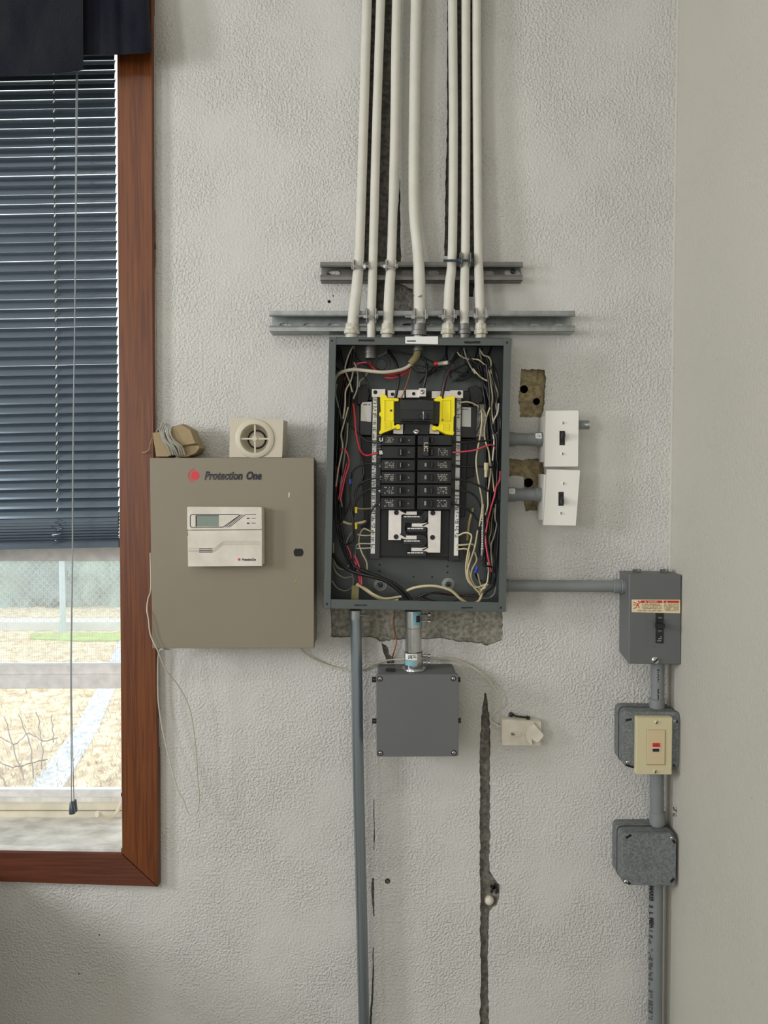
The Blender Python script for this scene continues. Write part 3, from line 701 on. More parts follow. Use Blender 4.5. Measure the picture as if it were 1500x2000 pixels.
for i, (lab, pts, w0, w1) in enumerate(CON):
    o = thing('conduit_pipe', lab, 'conduit', P(*pts[-1], 0.056))
    pl = catmull([P(x, y, cd(y)) for x, y in pts], 8); n = len(pl)
    rad = []
    yr = [pts[0][1]]
    for j in range(len(pts)-1):
        for k in range(8): yr.append(pts[j][1]+(pts[j+1][1]-pts[j][1])*(k+1)/8)
    for y in yr[:n]:
        t = 0 if y < 480 else min(1, (y-480)/90); rad.append(M((w0+(w1-w0)*t)/2, cd(y)))
    b = B(); b.tube(pl, rad, 18); b.done('pipe', MT['conduit'], o, 60)
    x, y = pts[-1]; d = 0.056; dr = (pl[-1]-pl[-6]).normalized()
    if i in (0, 2, 4, 5, 6):        # connector body and locknut on the panel top
        m = MT['galvd'] if i == 5 else MT['paintrag']
        c = P(x, 630, d); R = M(w1/2, d)
        b = B(); b.lathe(P(x+0.2, 632, d), dr, [(0, R*1.02), (0.001, R*1.18), (0.012, R*1.22), (0.0135, R*1.4), (0.021, R*1.42), (0.022, R*1.15), (0.029, R*1.12)], 8 if i in (4, 6) else 12)
        b.done('connector', m, o, 40)
    elif i == 1:
        R = M(8.5, d); b = B(); b.lathe(P(725.3, 633, d), dr, [(0, R*1.06), (0.026, R*1.06)], 16); b.done('bare_sleeve', MT['galv'], o)
        R = M(12.5, d); b = B(); b.lathe(P(723, 675, d), (0, 0, -1), [(0, R*0.86), (0.004, R*0.86), (0.0045, R), (0.008, R), (0.0085, R*0.9), (0.0115, R*0.9), (0.012, R*1.02), (0.016, R*1.02), (0.0165, R*0.93), (0.020, R*0.93), (0.0205, R), (0.026, R), (0.027, R*0.8)], 20)
        b.done('threaded_connector', MT['galvd'], o)
    else:
        R = M(12, d); b = B(); b.lathe(P(819, 632, d), dr, [(0, R*1.0), (0.001, R*1.12), (0.014, R*1.16), (0.015, R*1.3), (0.024, R*1.3), (0.025, R*1.05), (0.030, R*1.0)], 14); b.done('connector', MT['galvd'], o)
        b = B(); b.lathe(P(817.5, 674, d), (0, 0, -1), [(0, R*0.8), (0.006, R*0.8), (0.0065, R*0.95), (0.012, R*0.95), (0.013, R*0.8)], 20); b.done('locknut', MT['galvd'], o)
    if i == 3:                      # flaked spots
        b = B()
        for sx, sy, sw, sh in ((820.5, 578, 8, 5), (826.5, 568, 2.4, 5), (812, 467, 2.2, 2), (808, 577, 1.6, 4)):
            c = P(819, sy, cd(sy)); R = M(23.5/2, cd(sy)); xx = P(sx, sy, cd(sy)).x-c.x
            dd = cd(sy)+math.sqrt(max(R*R-xx*xx, 0))*0.985
            b.pp([(sx-sw/2, sy+0.6), (sx+sw/2, sy-sh/2), (sx+sw/2-0.6, sy+sh/2), (sx-sw/2+0.6, sy+sh/2)], dd+0.0008, dd-0.001)
        b.done('bare_spot', MT['galvd'], o)

# ------------------------------------------------------------------ strap clamps on the struts
def clamp(label, x, y, w, boltx, d, left=True, hh=26, m='zinc', boltm='zinc', nutside=1, ear=12):
    o = thing('strap_clamp', label, 'clamp', P(x, y, d-0.01), 'two-piece strap clamps on the strut channels')
    c = P(x, y, d); R = M(w/2, d)+0.0006; H = M(hh/2, d)
    for sgn in (-1, 1):
        b = B(); prof = []
        for k in range(9):
            a = math.radians(-62+k*13.5)        # from behind round the side to the front
            prof.append((sgn*R*math.cos(a), -R*math.sin(a)))
        prof.append((sgn*R*0.82, -R*0.8-0.0035)); prof.append((sgn*R*0.80, -R*0.9-M(ear, d)))
        ins = []; outr = []
        for j, (px_, py_) in enumerate(prof):
            hz = H*(0.62 if j > 8 else (1.0 if j > 2 else 0.7))
            ins.append((Vector((c.x+px_, c.y+py_, c.z-hz)), Vector((c.x+px_, c.y+py_, c.z+hz))))
            e = 0.0017
            ox = px_+sgn*e*(abs(px_)/R if j < 9 else 1); oy = py_-e*(-py_/R if j < 9 else 0)
            outr.append((Vector((c.x+ox, c.y+oy, c.z-hz)), Vector((c.x+ox, c.y+oy, c.z+hz))))
        iv = [[b.bm.verts.new(q) for q in pr] for pr in ins]; ov = [[b.bm.verts.new(q) for q in pr] for pr in outr]
        for j in range(len(iv)-1):
            for q in (iv, ov): b.bm.faces.new((q[j][0], q[j+1][0], q[j+1][1], q[j][1]))
            for e in (0, 1): b.bm.faces.new((iv[j][e], iv[j+1][e], ov[j+1][e], ov[j][e]))
        for j in (0, -1): b.bm.faces.new((iv[j][0], iv[j][1], ov[j][1], ov[j][0]))
        b.done('strap', MT[m], o, 40)
    yb = c.y-R*0.9-M(ear*0.55, d); dd = -yb
    xa = P(boltx[0], y, dd).x; xb = P(boltx[1], y, dd).x; z = P(x, y, dd).z
    B().tube([(xa, yb, z), (xb, yb, z)], 0.0026, 8).done('bolt', MT[boltm], o)
    hx = xb if nutside > 0 else xa
    b = B(); b.lathe((c.x+nutside*(R*0.82+0.0018), yb, z), (nutside, 0, 0), [(0, 0.0058), (0.0045, 0.0058), (0.005, 0.005)], 6); b.done('nut', MT[boltm], o)
    b = B(); b.lathe((c.x-nutside*(R*0.82+0.0055), yb, z), (nutside, 0, 0), [(0, 0.0046), (0.001, 0.0055), (0.004, 0.0055)], 8); b.done('bolt_head', MT[boltm], o)
    return o
clamp('zinc strap clamp on the upper strut round the left-most conduit', 700, 520, 19, (688, 721), 0.045, hh=22)
clamp('zinc strap clamp on the upper strut round the third conduit from left', 763, 520, 19, (744, 773), 0.045, hh=22, nutside=-1)
clamp('loose strap clamp with a long blue bolt, high on the upper strut', 908.5, 509, 18, (866, 914), 0.047, hh=28, m='galvd', boltm='bolt', nutside=-1)
clamp('zinc strap clamp on the lower strut round the second conduit from left', 725, 618, 18.5, (698, 738), 0.058, hh=28, nutside=-1)
clamp('zinc strap clamp on the lower strut round the thick middle conduit', 819, 619, 24, (791, 833), 0.058, hh=30, nutside=-1)
clamp('zinc strap clamp on the lower strut, next right of the thick middle conduit', 876, 618, 20.5, (856, 892), 0.058, hh=26, nutside=-1)
clamp('zinc strap clamp on the lower strut round the right-most conduit', 937.5, 617, 19, (914, 951), 0.058, hh=28, nutside=-1)

# ------------------------------------------------------------------ the open breaker panel
PD = 0.097
pan = thing('breaker_panel', 'open grey breaker panel with tangled wires and two columns of black breakers', 'electrical panel', P(812, 1195, 0.05))
def L4(x0, y0, x1, y1): return quad4((x0, y0), (x1, y0), (x1, y1), (x0, y1))
# the whole cabinet hangs about one degree clockwise: edges taken from its four corners
TL, TR, BR, BL = Vector((643, 658)), Vector((998.5, 660)), Vector((988, 1195)), Vector((632, 1188))
def PQ(u, v):        # 0..1 across and down the front
    p = TL.lerp(TR, u).lerp(BL.lerp(BR, u), v); return (p.x, p.y)
u0, u1, v0, v1 = 13.5/356, 1-14.5/356, 15/532, 1-18/532
for q in ((0, u0), (u1, 1)):
    B().pp([PQ(q[0], 0), PQ(q[1], 0), PQ(q[1], 1), PQ(q[0], 1)], PD, PD-0.0015, 0.0004).done('side_flange', MT['panel'], pan)
for q in ((0.003, v0), (v1, 0.998)):
    B().pp([PQ(u0*0.7, q[0]), PQ(1-u0*0.7, q[0]), PQ(1-u0*0.7, q[1]), PQ(u0*0.7, q[1])], PD-0.001, PD-0.0025, 0.0004).done('end_flange', MT['panel'], pan)
e = 0.0035
for nm, q in (('side_wall', (0, 0, e, 1)), ('side_wall', (1-e, 0, 1, 1)), ('end_wall', (0, 0, 1, e*0.7)), ('end_wall', (0, 1-e*0.7, 1, 1))):
    B().pp([PQ(q[0], q[1]), PQ(q[2], q[1]), PQ(q[2], q[3]), PQ(q[0], q[3])], PD-0.0015, 0.001).done(nm, MT['panel'], pan)
bp = B().pp([PQ(0, 0), PQ(1, 0), PQ(1, 1), PQ(0, 1)], 0.004, 0.0015).done('back_sheet', MT['panel'], pan)
# knockout rings, mounting screws with washers, dimples on the back
for kx, ky, kr in ((745, 712, 18), (820, 712, 16), (905, 712, 16)):
    for r in (1.0, 0.6):
        b = B(); n = 28; rad = M(kr*r); c = P(kx, ky, 0.0044); b.tube([c+Vector((rad*math.cos(2*math.pi*k/n), 0, rad*math.sin(2*math.pi*k/n))) for k in range(n+1)], 0.0009, 6); b.done('knockout_ring', MT['panel'], bp)
for kx, ky in ((743, 1142), (875, 1141)):
    c = P(kx, ky, 0.004); b = B(); b.lathe(c, (0, -1, 0), [(0, 0.0135), (0.0012, 0.0135), (0.002, 0.009), (0.004, 0.008)], 20); b.done('washer', MT['paper'], pan)
    screw(kx, ky, 5.5, 0.008, MT['bolt'], pan, 'mounting_screw')
b = B()
for kx, ky in ((741.5, 1103), (741.5, 1115.5), (874, 1106), (874, 1118), (807.5, 1126.5), (844, 1127)):
    b.lathe(P(kx, ky, 0.004), (0, -1, 0), [(0, 0.0021), (0.0006, 0.0019)], 10)
b.done('mounting_hole', MT['black'], bp)
for fx, fy_, fw, fh in ((715.5, 664.5, 31, 2), (922.5, 668.5, 31, 2), (704, 1182, 24, 1.2), (912, 1187, 22, 1.2)):
    B().pp(jag(rr(fx-fw/2, fy_-fh, fx+fw/2, fy_+fh), 6, 0.5), PD-0.0002, PD-0.0014).done('flange_slot', MT['black'], pan)
for fx, fy_ in ((648.5, 665.5), (990.5, 669), (638.5, 1179.5), (978, 1187)): B().lathe(P(fx, fy_, PD), (0, -1, 0), [(0, 0.0022), (0.0004, 0.002)], 10).done('flange_hole', MT['black'], pan)
# label on the upper flange (its square code is left out) 
fl = B().pp([(791.5, 657.5), (855.5, 657), (855.5, 672.5), (791.5, 671)], PD+0.0004, PD-0.0014).done('label', MT['white'], pan)
b = B(); b.rect(795, 665, 812, 667.2, PD+0.0007, PD); b.done('label_print', MT['ink'], fl)

# interior carrier
carrier = B()
carrier.pp([(738, 766), (892, 768), (884, 1094), (735, 1088)], 0.030, 0.006, 0.001)
carrier.pp([(700, 762), (942, 764), (942, 784), (700, 782)], 0.024, 0.006, 0.002)
carrier.pp([(697, 753), (716, 750), (722, 770), (716, 793), (698, 790)], 0.030, 0.006, 0.002)
carrier.pp([(916, 756), (931, 752), (946, 768), (942, 786), (920, 790)], 0.030, 0.006, 0.002)
carrier.done('carrier', MT['blackpl2'], pan)
for pts in ([(726, 772), (746, 772), (742, 1093), (721, 1092)], [(884, 774), (903, 774), (897, 1094), (876, 1097)]):
    B().pp(pts, 0.042, 0.006, 0.0015).done('neutral_bar', MT['blackpl'], pan)
B().pp([(884, 1070), (903, 1070), (908, 1090), (900, 1097), (884, 1097)], 0.035, 0.006, 0.0015).done('bar_foot', MT['blackpl'], pan)
B().pp([(718, 1070), (740, 1070), (740, 1093), (718, 1092)], 0.035, 0.006, 0.0015).done('bar_foot', MT['blackpl'], pan)
def numbered(xa, ya, xb, yb, gaps):
    n = 17
    for k in range(len(gaps)-1):
        t0, t1 = gaps[k], gaps[k+1]-0.006
        x0, y0 = xa+(xb-xa)*t0, ya+(yb-ya)*t0; x1, y1 = xa+(xb-xa)*t1, ya+(yb-ya)*t1
        s_ = B().pp([(x0-4, y0), (x0+4, y0), (x1+4, y1), (x1-4, y1)], 0.0436, 0.0415).done('number_strip', MT['white'], pan)
        q = B()
        yy = y0+4
        while yy < y1-8:
            xx = xa+(xb-xa)*(yy-ya)/(yb-ya)
            if random.random() < 0.8: marks(q, xx-3.4, yy, xx+3.6, yy+9.5, 0.0436, 3, 0.0003, 0.75, 2.8)
            yy += 13.5
        q.done('strip_print', MT['ink'], s_)
numbered(732.5, 776, 728, 1083, (0, 0.28, 0.42, 0.52, 0.70, 1.0))
numbered(896.5, 777, 890.5, 1087, (0, 0.24, 0.40, 0.44, 0.62, 1.0))
# tin plated top bar pieces with screws and lugs
for q, d in (((726, 760, 752.5, 775.5), 0.052), ((757, 762, 790, 777), 0.046), ((793, 761, 820, 776.5), 0.052), ((843, 764, 880, 778), 0.046), ((879, 762, 904.5, 777.5), 0.052)):
    B().rect(*q, d, d-0.004, 0.0006).done('bus_link', MT['bus'], pan)
B().rect(818.5, 758, 832, 774.5, 0.062, 0.046, 0.0008).done('ground_lug', MT['bus'], pan)
screw(733, 766, 4, 0.052, MT['ink'], pan, 'bar_screw'); screw(897, 768, 4, 0.052, MT['ink'], pan, 'bar_screw'); screw(825, 765.5, 4.6, 0.062, MT['zinc'], pan, 'lug_screw')
for hx, hy, hd in ((808, 769, 0.052), (766.5, 770, 0.046)): B().lathe(P(hx, hy, hd), (0, -1, 0), [(0, 0.0036), (0.0006, 0.0034)], 12).done('bar_hole', MT['black'], pan)
# side housings with white labels (square codes left out) and the paper label behind
for pts, lab in (([(702, 786), (727, 784), (726, 851), (702, 850)], [(707.5, 786), (726.5, 784.5), (724.5, 824), (704.5, 822), (705.5, 790)]),
                 ([(900, 792), (932, 793), (930, 856), (900, 855)], [(900.5, 795), (920, 796), (919.5, 834), (900.5, 833)])):
    B().pp(pts, 0.030, 0.004, 0.003).done('side_housing', MT['blackpl'], pan)
    s_ = B().pp(lab, 0.0306, 0.0295).done('label', MT['white'], pan)
    q = B(); x0 = lab[0][0]; marks(q, x0+2, lab[0][1]+3, x0+15, lab[0][1]+6, 0.0306, 1, 0.0003, 0.8, 2.0); q.done('label_print', MT['ink'], s_)
s_ = B().pp([(924, 789), (962, 790), (964, 853), (922, 852)], 0.0056, 0.004).done('paper_label', MT['white'], pan)
q = B(); marks(q, 927, 797, 958, 815, 0.0056, 5, 0.0003, 0.45, 2.2); marks(q, 927, 823, 958, 849, 0.0056, 7, 0.0003, 0.5, 2.0); q.done('label_print', MT['box'], s_)
# side fins of the carrier
for fd, pts in ((0.020, [(704, 852), (728, 852), (724, 1030), (712, 1030)]), (0.016, [(901, 856), (930, 857), (926, 930), (900, 940)]), (0.021, [(900, 860), (914, 860), (908, 1010), (894, 1010)])):
    B().pp(pts, fd, 0.004, 0.002).done('carrier_fin', MT['blackpl2'], pan)

# main breaker and its yellow barriers
mb = B().pp([(770, 784), (861, 784), (859, 828), (770, 828)], 0.066, 0.030, 0.002).done('main_breaker', MT['blackpl'], pan)
B().pp([(781, 780), (848, 781), (847, 824), (781, 823)], 0.086, 0.066, 0.003).done('breaker_face', MT['blackpl'], mb)
B().pp([(783, 800), (846, 801), (846, 820), (783, 819)], 0.089, 0.085, 0.0015).done('breaker_rib', MT['blackpl2'], mb)
for hx in (822, 831): B().rect(hx-3, 808, hx+3, 818, 0.097, 0.088, 0.001).done('handle', MT['blackpl'], mb)
B().rect(825.8, 804, 827.4, 819, 0.0895, 0.0885).done('handle_mark', MT['bus'], mb)
B().pp([(789, 826), (840, 827), (838, 850), (789, 849)], 0.060, 0.030, 0.003).done('retainer', MT['blackpl2'], pan)
screw(813, 843, 6.2, 0.060, MT['zinc'], pan, 'retainer_screw', ang=0.2)
for pts in ([(768, 838), (788, 826), (787, 848), (768, 847)], [(839, 826), (858, 838), (858, 848), (838, 847)]):
    B().pp(pts, 0.052, 0.034, 0.0008).done('lug_plate', MT['bus'], pan)
def yl(pts): return [(700+x/6.522, 740+y/6.522) for x, y in pts]
knob = lambda cx, cy, r, a0, a1, n=9: [(cx+r*math.cos(math.radians(a0+(a1-a0)*k/n)), cy+r*math.sin(math.radians(a0+(a1-a0)*k/n))) for k in range(n+1)]
ycL = [(276, 214), (300, 192), (338, 196), (358, 214), (368, 236), (385, 243), (472, 243), (514, 250), (514, 284), (458, 288), (456, 590), (470, 592)]+knob(505, 610, 36, -150, 150, 10)+[(462, 634), (312, 690), (298, 702), (272, 702), (260, 680), (282, 650), (288, 480), (264, 455), (268, 430), (284, 420)]
ycR = [(1230, 210), (1228, 425), (1230, 460), (1216, 488), (1212, 660), (1222, 690), (1208, 718), (1120, 706), (1020, 656), (1005, 652)]+knob(970, 628, 34, 40, 325, 10)+[(1030, 596), (1040, 288), (975, 288), (960, 262), (1012, 232), (1024, 216), (1062, 222), (1072, 250), (1090, 252), (1110, 232)]
for pts, rec, sq, pin in ((ycL, (326, 268, 448, 536), (330, 556, 414, 640), (416, 404)), (ycR, (1060, 268, 1172, 536), (1076, 572, 1158, 656), (1070, 526))):
    yb_ = B().pp(yl(pts), 0.074, 0.050, 0.0012).done('terminal_barrier', MT['yellow'], pan)
    b = B(); x0, y0, x1, y1 = rec; w = 9
    for q in ((x0, y0, x1, y0+w), (x0, y1-w, x1, y1), (x0, y0, x0+w, y1), (x1-w, y0, x1, y1)):
        b.pp(yl([(q[0], q[1]), (q[2], q[1]), (q[2], q[3]), (q[0], q[3])]), 0.0756, 0.0735, 0.0005)
    x0, y0, x1, y1 = sq; w = 7
    for q in ((x0, y0, x1, y0+w), (x0, y1-w, x1, y1), (x0, y0, x0+w, y1), (x1-w, y0, x1, y1)):
        b.pp(yl([(q[0], q[1]), (q[2], q[1]), (q[2], q[3]), (q[0], q[3])]), 0.0752, 0.0735, 0.0004)
    # squared D emblem
    cx, cy = (x0+x1)/2, (y0+y1)/2
    dpts = [(cx-18, cy-20), (cx+2, cy-20), (cx+17, cy-11), (cx+20, cy), (cx+17, cy+11), (cx+2, cy+20), (cx-18, cy+20)]
    for k in range(7):
        a, c = Vector(dpts[k]), Vector(dpts[(k+1) % 7]); nn = (c-a).normalized(); nn = Vector((-nn.y, nn.x))*3
        b.pp(yl([tuple(a+nn), tuple(c+nn), tuple(c-nn), tuple(a-nn)]), 0.0752, 0.0735)
    b.done('raised_rib', MT['yellow'], yb_)
    b = B(); px_, py_ = yl([pin])[0]; b.lathe(P(px_, py_, 0.0738), (0, -1, 0), [(0, 0.0023), (0.0012, 0.0023)], 10); b.done('pin', MT['w_maroon'], yb_)

# branch breakers
ROWS = [(850, 869.5), (871.5, 895), (897.5, 919), (921.5, 944), (946.5, 969.5), (972, 995)]
for ri, (ya, yb_) in enumerate(ROWS):
    sh = -0.018*(ya-850)
    for side in (0, 1):
        if side == 0: x0, x1 = 746+sh*0.8, 811.5+sh*0.6
        else: x0, x1 = 816+sh*0.6, 883+sh*0.9
        dd = 0.068
        br = B().pp(quad4((x0, ya), (x1, ya+0.3), (x1-0.4, yb_+0.3), (x0-0.4, yb_), 1.5), dd, 0.030, 0.0012).done('breaker', MT['blackpl2'], pan)
        fr = B()
        ix0, ix1 = (x0+3, x1-3)
        for q in ((ix0, ya+2, ix1, ya+3), (ix0, yb_-3, ix1, yb_-2), (ix0, ya+2, ix0+1, yb_-2), (ix1-1, ya+2, ix1, yb_-2)): fr.rect(*q, dd+0.0008, dd-0.0005, 0.0002)
        fr.done('raised_edge', MT['blackpl'], br)
        q = B()
        if side == 0:
            if ri != 1: marks(q, x0+6, ya+4, x0+24, yb_-4.5, dd, 4, 0.0003, 0.62, 2.2)
            hx = x0+40
        else:
            if ri != 0: marks(q, x1-27, ya+4, x1-8, yb_-4.5, dd, 4, 0.0003, 0.62, 2.2)
            hx = x0+25
        q.done('breaker_print', MT['paper'], br)
        hw = 9 if side == 0 else 6
        B().rect(hx-hw, ya+4.5, hx+hw, yb_-4.5, dd+0.0006, dd-0.0005).done('handle_slot', MT['black'], br)
        if side == 0:
            h = B().rect(hx-5, ya+5.5, hx-1, yb_-5.5, dd+0.008, dd-0.001, 0.0008).done('handle', MT['blackpl'], br)
            B().rect(hx-3.4, ya+6.5, hx-2.4, yb_-6.5, dd+0.0085, dd+0.007).done('handle_mark', MT['paper'], h)
            b = B(); b.lathe(P(x0+53, (ya+yb_)/2, dd), (0, -1, 0), [(0, 0.0015), (0.0006, 0.0014)], 8); b.done('test_dot', MT['paper'], br)
            if ri >= 2: B().pp(jag([(x0-6, ya+12), (x0-1, ya+8), (x0, ya+11), (x0-3, ya+13), (x0-1, ya+16)], 3, 0.4), 0.05, 0.046).done('terminal_screw', MT['zinc'], br)
        else:
            B().rect(hx+1, ya+5.5, hx+5, yb_-5.5, dd+0.008, dd-0.001, 0.0008).done('handle', MT['blackpl'], br)
            if ri >= 2: B().rect(hx-11, ya+7, hx-7.5, yb_-8, dd+0.0007, dd-0.0005, 0).done('breaker_mark', MT['paper'], br)
tie = B().pp([(826, 852), (838, 852.5), (837, 891), (825.5, 890)], 0.078, 0.067, 0.001).done('handle_tie', MT['blackpl'], pan)
q = B(); marks(q, 828, 864, 836, 882, 0.078, 5, 0.0003, 0.7, 2.4); q.done('tie_print', MT['label'], tie)
for k, (yy, ch) in enumerate(((859, 'U'), (884, 'B'))):
    lettering(ch, 741, yy-4, 747.5, yy+3.5, 0.0690, MT['white'], pan, 'terminal_letter', bold=0.03)
b = B()
for yy in (850.5, 867, 875, 892): b.rect(737, yy, 745, yy+1.3, 0.0445, 0.042)
b.done('terminal_line', MT['paper'], pan)

# bus plates below the breakers
def zz(pts): return [(700+x/6.522, 900+y/6.522) for x, y in pts]
B().pp([(744, 995), (884, 997), (878, 1088), (739, 1086)], 0.036, 0.030, 0.001).done('bus_cover', MT['blackpl2'], pan)
B().pp(zz([(385, 630), (545, 630), (608, 662), (610, 645), (745, 645), (745, 690), (610, 690), (580, 680), (548, 690), (545, 930), (600, 962), (610, 952), (742, 952), (742, 1002), (610, 1002), (545, 988), (542, 1012), (380, 1010)]), 0.050, 0.046, 0.0006).done('bus_bar', MT['bus'], pan)
B().pp(zz([(890, 636), (1050, 636), (1043, 1172), (885, 1170), (872, 1158), (672, 1155), (676, 1106), (815, 1108), (886, 1096), (880, 860), (868, 845), (678, 842), (682, 796), (820, 797), (888, 784)]), 0.050, 0.046, 0.0006).done('bus_bar', MT['bus'], pan)
ua = zz([(560, 690), (575, 682), (800, 682), (830, 660), (830, 640), (880, 640), (884, 700), (870, 750), (830, 785), (790, 792), (600, 792), (590, 870), (610, 925), (640, 938), (800, 938), (850, 952), (876, 1000), (870, 1050), (840, 1092), (800, 1100), (680, 1100), (650, 1040), (575, 1040), (552, 980), (556, 720)])
B().pp(ua, 0.047, 0.036, 0.0008).done('insulator', MT['blackpl'], pan)
for y0_ in (712, 862, 1022, 1172):
    x0_, x1_ = (580, 800) if y0_ in (712, 1022) else (625, 845)
    q = zz([(x0_-10, y0_-18), (x1_+20, y0_-18), (x1_+20, y0_+44), (x0_-10, y0_+44)])
    s_ = B().pp(q, 0.054, 0.040, 0.001).done('stab_blade', MT['blackpl'], pan)
    b = B()
    x = x0_
    for wv in (34, 50, 22, 40, 30, 26):
        if x+wv > x1_: break
        b.pp(zz([(x, y0_-7), (x+wv, y0_-7), (x+wv, y0_+7), (x, y0_+7)]), 0.0545, 0.0535); x += wv+6
    b.done('stab_slot', MT['white'], s_)
for (hx, hy) in zz([(484, 660), (480, 968), (948, 665), (944, 976)]):
    b = B(); b.lathe(P(hx, hy, 0.050), (0, -1, 0), [(0, 0.0052), (0.0016, 0.0050), (0.0018, 0.0030), (0.0008, 0.0020), (0.0008, 0)], 18); b.done('bus_rivet', MT['ink'], pan)
for (x0_, y0_, x1_, y1_) in ((535, 632, 608, 668), (532, 930, 606, 975), (815, 830, 892, 790), (815, 1140, 888, 1100)):
    b = B(); (ax, ay), (cx, cy) = zz([(x0_, y0_), (x1_, y1_)]); bar(b, ax, ay, cx, cy, 2.4, 0.050, 0.0012); b.done('bus_notch', MT['ink'], pan)

